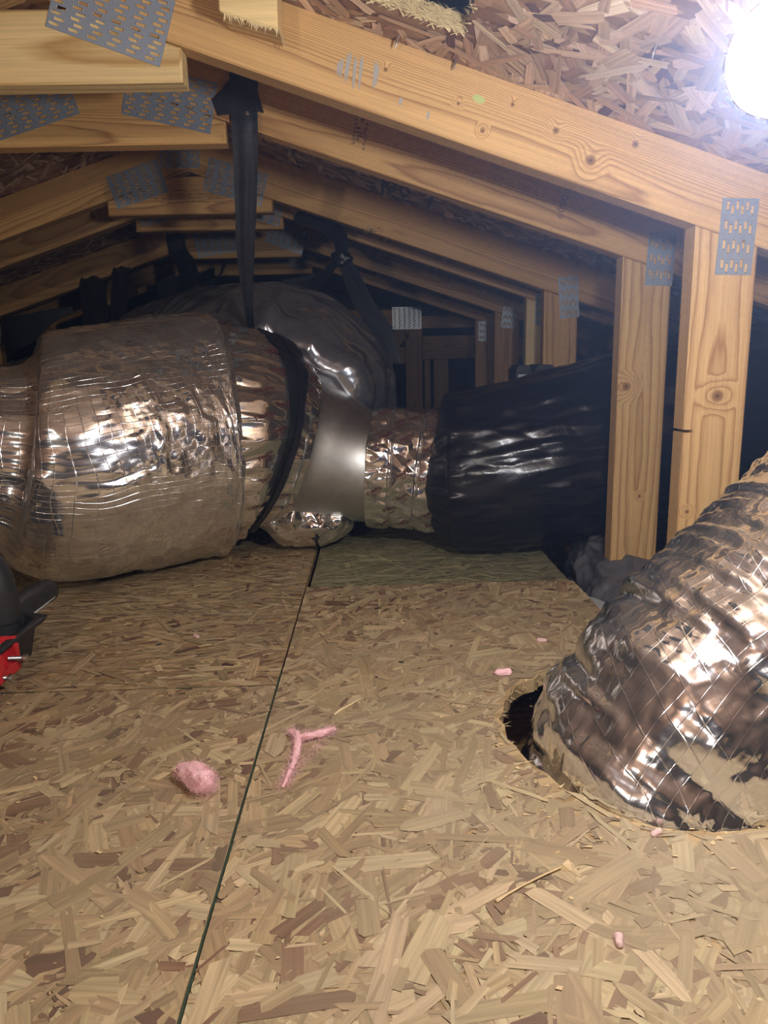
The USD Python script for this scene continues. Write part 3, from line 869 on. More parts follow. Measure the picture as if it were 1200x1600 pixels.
for i, (y, zb, plates) in truss_data.items():
    rng = random.Random(100 + i)
    t = thing('roof_truss', truss_label[i], 'roof truss', (XR, y, 0), group='roof trusses')
    near = i <= 2
    chord(t, True, 2.3, 'chord_near' if i == 1 else 'fir_rafter' if i <= 3 else 'fir_dim', rng)
    chord(t, False, 2.3, 'fir_rafter' if i <= 3 else 'fir_dim', rng)
    gusset(t, zb, 'pine_yellow' if i == 1 else 'fir_rafter', rng, half=0.2)
    post(t, 0.869, 0.955 if i != 4 else 0.925, {1: 'post_near', 2: 'post_second', 4: 'pine_yellow'}.get(i, 'fir_flat' if i == 3 else 'fir_dim'), 0.0 if near else rng.uniform(1, 9), kerf=0.2964 if i == 1 else None)
    post(t, -0.955, -0.869, 'fir_dim', rng.uniform(1, 9))
    u0 = rng.uniform(0, 9)
    obj('bottom_chord', prism([(u0, -BW / 2), (u0 + 3.9, -BW / 2), (u0 + 3.9, BW / 2), (u0, BW / 2)], -BT / 2, BT / 2, 0.002), 'fir_dim', t, mtx=M4(None, (-1.95 - u0, BT / 2, -0.115 - BW / 2)))
    for x, z, a, w, h, k in plates:
        plate(t, x, z, a, w, h, 'galvanised' if k == 'p' else 'galvanised_bright', turned=k == 't')
    if i == 1:
        rr = np.random.default_rng(5)
        streaks = []
        for cx, cz, w, L in ((-0.030, 0.7690, 0.008, 0.030), (-0.021, 0.7700, 0.009, 0.040), (-0.0075, 0.7630, 0.013, 0.046), (0.0155, 0.7600, 0.009, 0.038), (0.046, 0.7290, 0.006, 0.014), (0.082, 0.7120, 0.005, 0.014)):
            cx += 0.43
            a = math.radians(-8 + rr.normal(0, 4))
            for s in range(5):
                ox = rr.uniform(-0.35, 0.35) * w
                l_ = L * rr.uniform(0.5, 1)
                q = [(-w * 0.16, l_ * 0.3), (0.0, l_ * 0.5), (w * 0.18, l_ * 0.28), (w * 0.1, -l_ * 0.35), (0, -l_ * 0.5), (-w * 0.08, -l_ * 0.3)]
                streaks.append([(cx + ox + x * math.cos(a) - z * math.sin(a), cz + x * math.sin(a) + z * math.cos(a)) for x, z in q])
        obj('scuff_mark', marks(streaks), 'ink_grey', t, label='grey scuff streaks', kind='stuff')
        obj('paint_dab', marks([[(0.5772 + 0.008 * math.cos(b), 0.7301 + 0.005 * math.sin(b) - 0.002 * math.cos(b)) for b in np.linspace(0, 2 * np.pi, 12, endpoint=False)]]), 'paint_green', t, label='small green paint dab')
    if i == 2:
        rr = np.random.default_rng(6)
        ax = math.radians(-105)
        m = meshkit.text_mesh('0509', 0.011, 0.0003)
        m.vertices[:, :2] *= (1.0, 1.0)
        R = np.stack([(math.cos(ax), 0, math.sin(ax)), (-math.sin(ax), 0, math.cos(ax)), (0, -1.0, 0)], 1)
        obj('stamped_number', m, 'ink_brown', t, mtx=M4(R, (0.430 + 0.3305, -0.0002, 0.6735)), label='stamped number 0509')
        glyphs = []
        for col, (off, n, hh) in enumerate(((0.0, 9, 0.0055), (0.0085, 7, 0.0075), (0.017, 8, 0.005))):
            for k in range(n):
                if rr.random() < 0.12:
                    continue
                along = 0.006 * k + rr.uniform(0, 0.001)
                cx, cz = 0.43 + 0.004 - off - along * 0.17, 0.800 - along + off * 0.1
                for q in range(3):
                    glyphs.append(rot_rect(cx + rr.uniform(-0.5, 0.5) * hh, cz + rr.uniform(-0.0015, 0.0015), *(rr.permutation([0.0011, hh * 0.75])), ax + math.pi / 2))
        obj('grade_stamp', marks(glyphs), 'ink_brown', t, label='dark rotated lumber stamp', kind='stuff')
    if i == 3:
        rr = np.random.default_rng(8)
        glyphs = [rot_rect(0.43 + rr.uniform(-0.015, 0.035), 0.722 + rr.uniform(-0.006, 0.006), *(rr.permutation([0.0016, 0.006])), rr.choice([0, 0.3])) for k in range(26)]
        for k in range(70):
            glyphs.append(rot_rect(rr.uniform(-0.12, 0.08), 0.795 + 0.009 * rr.integers(0, 4), 0.008 * rr.random() + 0.002, 0.0014, 0))
        obj('grade_stamp', marks(glyphs), 'ink_brown', t, kind='stuff')

# framing of the far part of the attic: a post, a strut and rails with a square plate
t = thing('gable_frame', 'far dark timber frame with a square steel plate where a strut meets its post', 'timber frame', (0.17, 3.7, 0))


def stick(parent, name, p0, p1, w, mat_='fir_dim', d=0.036):
    p0, p1 = np.array([p0[0], 0, p0[1]], float), np.array([p1[0], 0, p1[1]], float)
    X = (p1 - p0) / np.linalg.norm(p1 - p0)
    Z = np.cross(X, (0, 1.0, 0))
    L = np.linalg.norm(p1 - p0)
    R = np.stack([X, (0, 1.0, 0), Z], 1)
    obj(name, prism([(0, -w / 2), (L, -w / 2), (L, w / 2), (0, w / 2)], -d / 2, d / 2, 0.002), mat_, parent, mtx=M4(R, p0))


stick(t, 'post', (0.048, -0.20), (0.048, 0.665), 0.086)
stick(t, 'rail', (-0.45, 0.625), (0.004, 0.625), 0.078)
stick(t, 'strut', (-0.18, 0.40), (0.004, 0.560), 0.075)
stick(t, 'rail', (-0.45, 0.44), (0.004, 0.44), 0.085)
stick(t, 'rail', (0.092, 0.475), (0.75, 0.475), 0.115)
stick(t, 'rail', (0.092, 0.60), (0.75, 0.60), 0.06)
stick(t, 'post', (0.185, -0.20), (0.185, 0.417), 0.075)
stick(t, 'post', (0.115, -0.20), (0.115, 0.417), 0.03)
plate(t, -0.058, 0.568, 0, 0.146, 0.108, 'galvanised_bright', y=-0.020)

# ------------------------------------------------------------------ ducts
def scrim(U, T, cell, seed, amp, tilt):
    """foil pillowed between reinforcing threads, every cell tipped its own way"""
    iu, it = np.floor(U / cell), np.floor(T / cell)
    fu, ft = U / cell - iu, T / cell - it
    h = lambda k: (np.sin(iu * 127.1 + it * 311.7 + k * 74.7 + seed) * 43758.5453) % 1 - 0.5
    env = (np.sin(np.pi * fu) * np.sin(np.pi * ft)) ** 0.7
    return env * (amp * (0.5 + h(1)) + tilt * (h(2) * (fu - 0.5) + h(3) * (ft - 0.5)))


def crumple(nc, f, seed, stretch=(1, 1, 1)):
    p = nc * f * np.array(stretch)
    w = np.stack([meshkit.noise(p * 0.6, seed + 5), meshkit.noise(p * 0.6 + 9, seed + 6), meshkit.noise(p * 0.6 + 17, seed + 7)], -1) * 1.4
    return ridge(p + w, seed) ** 2 * 0.6 + ridge(p * 2.1 + w, seed + 1) ** 2 * 0.3 + ridge(p * 4.3, seed + 2) * 0.15


def warp(U, T, nc, seed, a):
    n = lambda k: meshkit.noise(nc * 9, seed + k) - 0.5
    return U + a * n(0), T + a * n(1)


# big silver duct on the left: resting on the floor, bent at its far-left end
left_C = np.array([(-1.05, 1.23, 0.25), (-0.90, 1.235, 0.248), (-0.796, 1.255, 0.247), (-0.674, 1.280, 0.252), (-0.643, 1.300, 0.243), (-0.591, 1.325, 0.236), (-0.530, 1.375, 0.243), (-0.465, 1.430, 0.249), (-0.400, 1.485, 0.255), (-0.352, 1.515, 0.258), (-0.334, 1.523, 0.258), (-0.327, 1.526, 0.258)])
left_R = np.array([0.21, 0.20, 0.150, 0.160, 0.193, 0.226, 0.238, 0.246, 0.252, 0.254, 0.246, 0.221])


def left_disp(U, T, A, nc):
    u, t = warp(U, T, nc, 3, 0.010)
    d = scrim(u, t, 0.0236, 1.3, 0.0009, 0.0056)
    d = d + 0.0075 * facets(U, T, 16, 12, 1.3) + 0.0035 * facets(U, T, 40, 13, 0.7) + 0.010 * (meshkit.fbm(nc * 3, 2, 4) - 0.5)
    end = np.exp(-np.maximum(T[-1, 0] - T, 0) / 0.045) + 0.5 * np.exp(-((T - 0.42) / 0.05) ** 2)
    d = d + end * 0.020 * facets(U, T, 30, 21, 5.0)
    # a deep pinch across the front
    return d - 0.018 * np.exp(-(((A % (2 * np.pi)) - 4.35 + 3.0 * (T - 0.62)) * 0.24 / 0.010) ** 2) * np.exp(-((T - 0.62) / 0.10) ** 2)


tube = Tube(left_C, left_R, left_disp, 0.0030, 0.0030, a0=0.6)
t = thing('flexible_duct', 'fat silver insulated duct with a crinkled gridded foil skin lying on the floor', 'duct')
obj('foil_skin', tube.mesh(), 'foil_scrim', t, smooth=True, uv=tube.uv())
# plug of inner liner where the skin is gathered onto the collar

# wye fitting: taped collar, sheet-metal reducer, taped collar on the black duct
wye = thing('duct_reducer', 'bare grey sheet-metal reducer cone between two foil-taped collars', 'duct fitting')
col_C = np.array([(-0.345, 1.506, 0.262), (-0.320, 1.514, 0.261), (-0.285, 1.526, 0.259), (-0.256, 1.537, 0.254), (-0.225, 1.548, 0.243), (-0.190, 1.558, 0.229), (-0.172, 1.563, 0.2225)])
col_R = np.array([0.222, 0.225, 0.223, 0.212, 0.195, 0.178, 0.170])


def gathers(U, T, A, nc):
    d = 0.015 * facets(U, T, 34, 31, 6.0) + 0.008 * facets(U, T, 60, 32, 2.0) + 0.006 * facets(U, T, 22, 33, 1.0)
    return d * np.clip((T.max() - T) / 0.02, 0.15, 1)


col1 = Tube(col_C, col_R, gathers, 0.0032, 0.003, a0=0.6)
ca = obj('tape_collar', col1.mesh(), 'foil_tape', wye, smooth=True, label='gathered foil-taped collar against the fat duct')
s_ = np.linspace(0, 1, 14)
cone_C = np.array([(-0.200, 1.554, 0.232), (-0.172, 1.563, 0.2225), (-0.10, 1.570, 0.199), (-0.003, 1.563, 0.176), (0.02, 1.561, 0.174)])
cone_R = np.array([0.1765, 0.1660, 0.1475, 0.1215, 0.1205])
cone = Tube(cone_C, cone_R, lambda U, T, A, nc: 0.0006 * (meshkit.fbm(nc * 14, 2, 8) - 0.5), 0.006, 0.005, a0=0.6)
obj('reducer_cone', cone.mesh(), 'sheet_metal', wye, smooth=True)
col2_C = np.array([(-0.006, 1.563, 0.177), (0.030, 1.560, 0.175), (0.081, 1.556, 0.173), (0.130, 1.550, 0.169), (0.164, 1.546, 0.166), (0.172, 1.545, 0.165)])
col2_R = np.array([0.1275, 0.1285, 0.1300, 0.1325, 0.1330, 0.128])


def tape2(U, T, A, nc):
    d = 0.013 * facets(U, T, 36, 43, 1.4) + 0.007 * facets(U, T, 75, 44, 1.0) + 0.006 * facets(U, T, 14, 45, 1.0)
    for t0 in (0.045, 0.108):
        d = d - 0.0045 * np.exp(-((T - t0 - 0.003 * np.sin(A * 2)) / 0.0028) ** 2)
    edge = np.maximum(0, T - 0.115) / 0.07
    return d * (1 - 0.8 * np.clip(edge, 0, 1)) + 0.003 * np.clip(edge * 3, 0, 1)


col2 = Tube(col2_C, col2_R, tape2, 0.0024, 0.0022, a0=0.6)
cb = obj('tape_collar', col2.mesh(), 'foil_tape', wye, smooth=True, label='crumpled printed foil-tape collar next to the black duct')
_word = meshkit.text_mesh('FlexFix', 0.0068, 0.0001, bold=True)
_small = [cat(*[bx(x0, y0, 0, x1, y0 + 0.0007, 0.0001) for x0, x1, y0 in ((0.005, 0.024, -0.0034), (0.009, 0.026, -0.0060), (0.006, 0.021, -0.0086))])]


def prints(tb, parent, n, seed, tlo, thi, ang=0.62):
    rng = np.random.default_rng(seed)
    out, spots = [], []
    for k in range(n * 12):
        u, t_ = rng.uniform(0, tb.circ), rng.uniform(tlo, thi)
        if all((u - a) ** 2 + (t_ - b) ** 2 > 0.033 ** 2 for a, b in spots):
            spots.append((u, t_))
        if len(spots) >= n:
            break
    for u, t_ in spots:
        a = ang + rng.normal(0, 0.05)
        for m in [_word] + _small:
            v = m.vertices
            x, y = v[:, 0] - 0.014, v[:, 1]
            # reads along the duct and upwards: axial direction +t, arc direction v
            tt, uu = t_ + x * math.cos(a) - y * math.sin(a), u + UP * (x * math.sin(a) + y * math.cos(a))
            if tt.min() < 0.004 or tt.max() > tb.L - 0.004:
                keep = None
            p = tb.at(uu, np.clip(tt, 0.003, tb.L - 0.003), 0.0013 + v[:, 2])
            out.append(trimesh.Trimesh(p, m.faces, process=False))
    obj('printed_lettering', cat(*out), 'ink_red', parent, label='dark red printed tape lettering', kind='stuff')


# the arc coordinate runs up or down the visible front: find which
_p = col2.at([0.0, 0.01], [0.09, 0.09], [0, 0])
_f = np.argmin(col2.V[col2.nv // 2, :, 1])
UP = 1.0 if col2.V[col2.nv // 2, (_f + 8) % col2.nu, 2] > col2.V[col2.nv // 2, _f, 2] else -1.0
prints(col2, cb, 54, 51, 0.012, 0.168)
prints(col1, ca, 60, 52, 0.06, 0.165)

# slack foil hanging under the cone
pouch = Tube(np.array([(-0.262, 1.500, 0.112), (-0.225, 1.505, 0.092), (-0.175, 1.512, 0.076), (-0.125, 1.520, 0.070), (-0.075, 1.530, 0.084), (-0.035, 1.540, 0.104)]), [0.018, 0.042, 0.056, 0.056, 0.040, 0.012],
             lambda U, T, A, nc: 0.016 * facets(U, T, 38, 57, 1.0) + 0.008 * facets(U, T, 80, 58, 1.0), 0.0026, 0.0026, a0=0.6)
obj('slack_foil', pouch.mesh(), 'foil_tape', wye, smooth=True, label='crumpled slack foil drooping under the cone')

# black duct: plastic jacket pulled over the collar, running off to the right behind the posts
blk_C = np.array([(0.148, 1.520, 0.166), (0.158, 1.517, 0.166), (0.170, 1.515, 0.167), (0.188, 1.511, 0.168), (0.225, 1.503, 0.174), (0.295, 1.495, 0.184), (0.407, 1.500, 0.203), (0.519, 1.512, 0.226), (0.652, 1.514, 0.257), (0.84, 1.505, 0.290)])
blk_R = np.array([0.118, 0.150, 0.166, 0.172, 0.174, 0.174, 0.178, 0.181, 0.180, 0.172])


def blk_disp(U, T, A, nc):
    g = np.exp(-T / 0.10)
    d = g * 0.020 * facets(U, T, 22, 61, 7.0)
    w = T + 0.25 * U
    d = d + 0.012 * facets(U, w, 20, 62, 4.5) + 0.010 * facets(U, w, 45, 63, 3.5) + 0.0045 * facets(U, T, 80, 64, 2.0)
    return d + 0.010 * (meshkit.fbm(nc * 5, 2, 65) - 0.5)


blk = Tube(blk_C, blk_R, blk_disp, 0.0036, 0.0036, a0=0.6)
t = thing('flexible_duct', 'black plastic-jacketed duct running behind the two near posts', 'duct')
obj('plastic_jacket', blk.mesh(), 'black_film', t, smooth=True)

# rear silver duct: swells out behind the reducer, then bends away to the left
rear_C = np.array([(-0.238, 1.585, 0.277), (-0.236, 1.605, 0.279), (-0.230, 1.640, 0.286), (-0.225, 1.705, 0.291), (-0.237, 1.81, 0.297), (-0.330, 2.02, 0.320), (-0.56, 2.24, 0.345), (-0.835, 2.345, 0.303), (-1.112, 2.40, 0.253), (-1.5, 2.42, 0.23)])
rear_R = np.array([0.165, 0.180, 0.232, 0.282, 0.296, 0.300, 0.266, 0.215, 0.188, 0.17])


def rear_disp(U, T, A, nc):
    g = np.exp(-((T - 0.05) / 0.09) ** 2)
    d = g * 0.030 * facets(U, T, 20, 71, 6.0)
    d = d + 0.014 * facets(U, T, 8, 72, 0.16) + 0.010 * facets(U, T, 14, 74, 0.14) + 0.004 * facets(U, T, 40, 76, 0.5)
    return d + 0.008 * (meshkit.fbm(nc * 4, 2, 75) - 0.5)


rear = Tube(rear_C, rear_R, rear_disp, 0.006, 0.005, a0=2.0)
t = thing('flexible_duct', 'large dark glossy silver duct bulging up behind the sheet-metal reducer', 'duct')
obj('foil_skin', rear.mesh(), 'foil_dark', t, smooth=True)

# near silver duct rising out of the sawn floor opening
nr_C = np.array([(0.270, 0.672, -0.20), (0.278, 0.674, -0.10), (0.312, 0.680, 0.0), (0.425, 0.712, 0.090), (0.585, 0.745, 0.200), (0.70, 0.735, 0.300), (0.81, 0.715, 0.350), (0.93, 0.70, 0.30), (1.10, 0.69, 0.19)])
nr_R = np.array([0.138, 0.140, 0.144, 0.155, 0.167, 0.171, 0.170, 0.160, 0.150])


def near_disp(U, T, A, nc):
    u, t_ = warp(U, T, nc, 83, 0.008)
    d = scrim(u, t_ + 0.25 * u, 0.0180, 4.1, 0.0006, 0.0038)
    # helical folds over the wire, sagging deeper near the floor
    ph = T / 0.058 + A / (2 * np.pi) + 0.9 * (meshkit.noise(nc * 3.5, 85) - 0.5)
    f = np.abs(((ph % 1) - 0.5) * 2)
    amp = (0.001 + 0.012 * meshkit.noise(nc * 5, 86) ** 2) * (1 - 0.6 * np.clip((T - 0.40) / 0.2, 0, 1))
    d = d + amp * (0.3 - f ** 2.2)
    s_ = T + 0.05 * U
    d = d + 0.006 * facets(U, s_, 6, 87, 0.20) + 0.0075 * facets(U, s_, 9, 88, 0.10) + 0.0065 * facets(U, s_, 14, 93, 0.12) + 0.0028 * facets(U, T, 45, 90, 0.5) + 0.0015 * facets(U, T, 95, 89, 1.0)
    return d


nr = Tube(nr_C, nr_R, near_disp, 0.0025, 0.0025, a0=-0.6)
t = thing('flexible_duct', 'near silver foil duct with spiral folds rising out of the round hole in the floor', 'duct')
obj('foil_skin', nr.mesh(), 'foil_near', t, smooth=True, uv=nr.uv())

# crumpled film-wrapped duct down in the gap beyond the floor's edge
low_C = np.array([(0.52, 1.02, -0.10), (0.475, 1.16, -0.075), (0.47, 1.30, -0.055), (0.50, 1.48, -0.05), (0.60, 1.75, -0.06)])
low = Tube(low_C, [0.05, 0.078, 0.085, 0.085, 0.08], lambda U, T, A, nc: 0.030 * facets(U, T, 30, 91, 1.5) + 0.012 * facets(U, T, 70, 92, 1.0), 0.004, 0.004)
t = thing('wrapped_pipe', 'crumpled grey film-wrapped pipe down in the gap beside the floor edge', 'pipe')
obj('film_wrap', low.mesh(), 'grey_film', t, smooth=True)
fl_C = np.array([(0.380, 1.03, -0.070), (0.388, 1.10, -0.052), (0.392, 1.18, -0.050), (0.40, 1.27, -0.055)])
fl = Tube(fl_C, [0.015, 0.026, 0.028, 0.02], lambda U, T, A, nc: 0.016 * facets(U, T, 40, 95, 2.5), 0.003, 0.003)
obj('torn_film', fl.mesh(), 'white_film', t, smooth=True, label='torn whitish film flap')

# ------------------------------------------------------------------ straps
# long strap hung from the second truss, carrying the taped collar
strap = thing('hanging_strap', 'long black webbing strap hanging from a truss down to the foil collar', 'strap', (0, 0, 0))
X = np.array([1.0, 0, 0])
m, uv = ribbon([(-0.197, 1.2725, 0.835), (-0.1965, 1.2715, 0.800), (-0.2000, 1.285, 0.755), (-0.2120, 1.335, 0.690), (-0.2280, 1.40, 0.622), (-0.2420, 1.475, 0.552), (-0.2500, 1.535, 0.496), (-0.2520, 1.56, 0.478)], [0.043, 0.043, 0.041, 0.038, 0.034, 0.024, 0.016, 0.014], X, n=90, fold=0.0022, seed=3)
obj('webbing', m, 'webbing', strap, smooth=True, uv=uv, label='hanging length of webbing')
# wrap round the top chord and its folded tail
m, uv = ribbon([(-0.1950, 1.3195, 0.800), (-0.1950, 1.3205, 0.880), (-0.1950, 1.300, 0.893), (-0.1950, 1.2755, 0.886), (-0.1955, 1.2715, 0.850), (-0.1955, 1.2710, 0.800)], 0.042, X, n=60)
obj('webbing', m, 'webbing', strap, smooth=True, uv=uv, label='webbing wrapped round the chord')
m, uv = ribbon([(-0.243, 1.2745, 0.816), (-0.228, 1.2712, 0.821), (-0.205, 1.2682, 0.828), (-0.186, 1.2682, 0.832), (-0.1735, 1.2720, 0.830), (-0.171, 1.285, 0.828)], [0.026, 0.036, 0.056, 0.056, 0.050, 0.04], np.array([-0.25, 0, 1.0]), n=50)
obj('webbing', m, 'webbing', strap, smooth=True, uv=uv, label='folded tail of webbing')
sc = cat(sweep([(-0.1905, 1.272, 0.8050), (-0.1905, 1.2655, 0.8050), (-0.1905, 1.2635, 0.8050)], [0.0042, 0.0042, 0.0022], 14), bx(-0.1930, 1.2630, 0.8043, -0.1880, 1.2637, 0.8057))
obj('screw', sc, 'screw_steel', strap)
# sling round the taped collar
_rows, k = [], 200
ang_u = np.linspace(0, col1.circ, k)
ph = np.linspace(0, 2 * np.pi, k)
p0 = col1.at(ang_u, np.full(k, 0.11), np.zeros(k))
zrel = (p0[:, 2] - p0[:, 2].mean()) / (np.ptp(p0[:, 2]) / 2)
tc = 0.132 - 0.036 * np.clip(zrel, 0, 1) ** 1.3 - 0.010 * np.clip(-zrel, 0, 1)
for layer, (dt0, dt1, off) in enumerate(((-0.017, 0.017, 0.0075), (-0.002, 0.022, 0.0098))):
    ring_pts = []
    for f in np.linspace(0, 1, 7):
        q = col1.at(ang_u, tc + dt0 + (dt1 - dt0) * f, np.full(k, off))
        for _ in range(3):
            q = (np.roll(q, 1, 0) + q + np.roll(q, -1, 0)) / 3
        ring_pts.append(q)
    top = np.array(ring_pts)
    cen = top.mean((0, 1))
    bot = top + (cen - top) * 0.009
    ring = np.concatenate([top, bot[::-1]], 0)
    mm = len(ring)
    V = ring.transpose(1, 0, 2).reshape(-1, 3)
    F = []
    for i in range(k - 1):
        for j in range(mm):
            a, b, c, d = i * mm + j, i * mm + (j + 1) % mm, (i + 1) * mm + (j + 1) % mm, (i + 1) * mm + j
            F += [(a, b, c), (a, c, d)]
    m = trimesh.Trimesh(V, F, process=False)
    if m.volume < 0:
        m.invert()
    obj('sling', m, 'webbing', strap, smooth=40)

# other straps over the far trusses
st = thing('hanging_strap', 'thick dark strap looped over the shadowed truss left of the long strap', 'strap')
m, uv = ribbon([(-0.655, 2.625, 0.80), (-0.655, 2.60, 0.860), (-0.655, 2.570, 0.845), (-0.650, 2.565, 0.800), (-0.615, 2.50, 0.755), (-0.575, 2.40, 0.690), (-0.535, 2.28, 0.625), (-0.50, 2.18, 0.575)], 0.062, X, n=70, fold=0.002)
obj('webbing', m, 'webbing', st, smooth=True, uv=uv)
m, uv = ribbon([(-0.575, 2.40, 0.690), (-0.62, 2.44, 0.665), (-0.66, 2.46, 0.66), (-0.69, 2.47, 0.685)], [0.03, 0.07, 0.085, 0.04], np.array([0, 0, 1.0]), n=30)
obj('loose_tail', m, 'webbing', st, smooth=True, uv=uv)
st = thing('hanging_strap', 'thin dark strap with a kinked tail in the shadow behind the long strap', 'strap')
m, uv = ribbon([(-0.500, 2.62, 0.77), (-0.497, 2.56, 0.735), (-0.50, 2.50, 0.700), (-0.545, 2.45, 0.660), (-0.60, 2.40, 0.655)], [0.035, 0.035, 0.04, 0.03, 0.02], np.array([0.6, 0, 0.8]), n=50)
obj('webbing', m, 'webbing', st, smooth=True, uv=uv)
st = thing('hanging_strap', 'black strap knotted above the glossy rear duct with two spread legs', 'strap')
m, uv = ribbon([(-0.205, 2.10, 0.80), (-0.190, 2.048, 0.800), (-0.150, 2.02, 0.790), (-0.105, 1.99, 0.760), (-0.070, 1.96, 0.715), (-0.068, 1.94, 0.675)], [0.04, 0.042, 0.044, 0.046, 0.042, 0.034], np.array([0.55, 0, 0.83]), n=60, fold=0.002)
obj('webbing', m, 'webbing', st, smooth=True, uv=uv)
kn = trimesh.creation.icosphere(3, 1.0)
kn.vertices *= (0.030, 0.024, 0.020)
kn.vertices += (kn.vertices * 0.6) * (meshkit.noise(kn.vertices * 60, 4)[:, None] - 0.5)
kn.vertices += (-0.068, 1.935, 0.668)
obj('knot', kn, 'webbing', st, smooth=True)
m, uv = ribbon([(-0.075, 1.935, 0.665), (-0.105, 1.89, 0.630), (-0.150, 1.82, 0.592), (-0.205, 1.77, 0.582)], [0.030, 0.044, 0.046, 0.04], np.array([0.5, 0.5, 0.7]), n=40, fold=0.002)
obj('leg', m, 'webbing', st, smooth=True, uv=uv)
m, uv = ribbon([(-0.062, 1.935, 0.665), (-0.040, 1.90, 0.610), (-0.012, 1.86, 0.545), (0.030, 1.83, 0.480), (0.052, 1.81, 0.40)], [0.030, 0.046, 0.05, 0.048, 0.045], np.array([0.8, 0.2, 0.5]), n=40, fold=0.002)
obj('leg', m, 'webbing', st, smooth=True, uv=uv)
st = thing('hanging_strap', 'far dark strap bundle hanging under the shadowed rafter near the timber post', 'strap')
m, uv = ribbon([(-0.95, 2.62, 0.75), (-0.948, 2.565, 0.700), (-0.935, 2.52, 0.640), (-0.91, 2.46, 0.580), (-0.90, 2.42, 0.52)], 0.085, X, n=40, fold=0.004)
obj('webbing', m, 'webbing', st, smooth=True, uv=uv)
m, uv = ribbon([(-0.85, 2.62, 0.77), (-0.848, 2.565, 0.735), (-0.84, 2.50, 0.650), (-0.82, 2.42, 0.55), (-0.80, 2.38, 0.50)], 0.055, X, n=40, fold=0.003)
obj('webbing', m, 'webbing', st, smooth=True, uv=uv)
st = thing('hanging_strap', 'slack black strap tail drooping beside the timber post over the fat duct', 'strap')
m, uv = ribbon([(-1.245, 2.50, 0.545), (-1.20, 2.47, 0.53), (-1.13, 2.45, 0.545), (-1.06, 2.44, 0.575), (-0.98, 2.45, 0.60)], [0.10, 0.11, 0.09, 0.05, 0.02], np.array([0, 0, 1.0]), n=40)
obj('webbing', m, 'webbing', st, smooth=True, uv=uv)

# ------------------------------------------------------------------ the lit bulb, hung on a short cord from the deck
def make_bulb(label, at, glow, tilt=0.0, n=24):
    b = thing('light_bulb', label, 'lamp', at)
    R = np.array([(math.cos(tilt), 0, math.sin(tilt)), (0, 1, 0), (-math.sin(tilt), 0, math.cos(tilt))])
    prof = [(0.0001, -0.0280)] + [(0.0280 * math.sin(a), -0.0280 * math.cos(a)) for a in np.linspace(0.15, 2.15, n // 2)] + [(0.0205, 0.026), (0.0165, 0.036), (0.0145, 0.043)]

    def turned(m):
        m.vertices = m.vertices @ R.T
        return m
    obj('glass_globe', turned(revolve(prof, n)), glow, b, smooth=True)
    obj('screw_base', turned(revolve([(0.0001, 0.042), (0.0150, 0.042), (0.0150, 0.050), (0.0135, 0.052), (0.0135, 0.064), (0.0001, 0.066)], 28)), 'screw_steel', b, smooth=30)
    obj('socket', turned(revolve([(0.0148, 0.050), (0.0190, 0.050), (0.0200, 0.056), (0.0200, 0.084), (0.0140, 0.094), (0.0050, 0.098), (0.0001, 0.098)], 28)), 'porcelain', b, smooth=30)
    e = R @ np.array([0, 0, 0.097])
    d = R @ np.array([0, 0, 1.0])
    zr = ROOF_Z - (SR * (at[0] + e[0] - XR) if at[0] > XR else SL * (XR - at[0] - e[0])) - at[2]
    q = e + d * 0.02
    obj('cord', sweep([e, q, (q[0] + 0.012 * d[0], 0.0, q[2] + (zr - q[2]) * 0.4), (q[0] + 0.004 * d[0], 0.0, zr + 0.003)], 0.0032, 10), 'cord_black', b, smooth=True)


make_bulb('glaring round white bulb hanging just under the roof deck', LAMP_AT, 'lamp_glow', 0.75)
make_bulb('unseen second bulb out of view behind the camera, placed to light the far ducts and trusses', UNSEEN_LAMP_AT, 'unseen_lamp_glow', n=10)  # out of view; lights the far ducts and trusses from behind the camera

# wooden block cut off above the nearest chord, its end torn into splinters
blk_ = thing('wood_block', 'short pale wood block with a splintered cut end against the nearest chord', 'wood block', (-0.125, 0.965, 0.812))
b_ = bx(-0.042, -0.030, -0.014, 0.026, 0.034, 0.085, 0.0015)
v = b_.vertices
low_ = v[:, 2] < 0
v[low_, 2] += 0.012 - 0.30 * (v[low_, 0] + 0.038) + 0.10 * v[low_, 1]
obj('block', b_, 'pine_yellow', blk_, mtx=M4())
rg = np.random.default_rng(17)
sp = []
for k in range(220):
    e = rg.random()
    if e < 0.65:
        x, y = rg.uniform(-0.038, 0.026), -0.028
    else:
        x, y = 0.026, rg.uniform(-0.028, 0.03)
    z = -0.014 + 0.012 - 0.30 * (x + 0.038) + 0.10 * y
    L = rg.uniform(0.001, 0.0065) if rg.random() < 0.9 else 0.011
    c = np.array([x, y, z + 0.001])
    d = np.array([rg.normal(0.1, 0.3), rg.normal(-0.05, 0.15), -1.0])
    d /= np.linalg.norm(d)
    w = np.array([0.0008, 0, 0]) if e < 0.65 else np.array([0, 0.0008, 0])
    sp.append(trimesh.Trimesh([c - w * rg.uniform(0.6, 2), c + w * rg.uniform(0.6, 2), c + d * L, c + np.array([0, 0.001, 0.002])], [(0, 1, 2), (0, 2, 3), (1, 3, 2), (0, 3, 1)], process=False))
obj('splinter', cat(*sp), 'sawn_edge', blk_, kind='stuff')

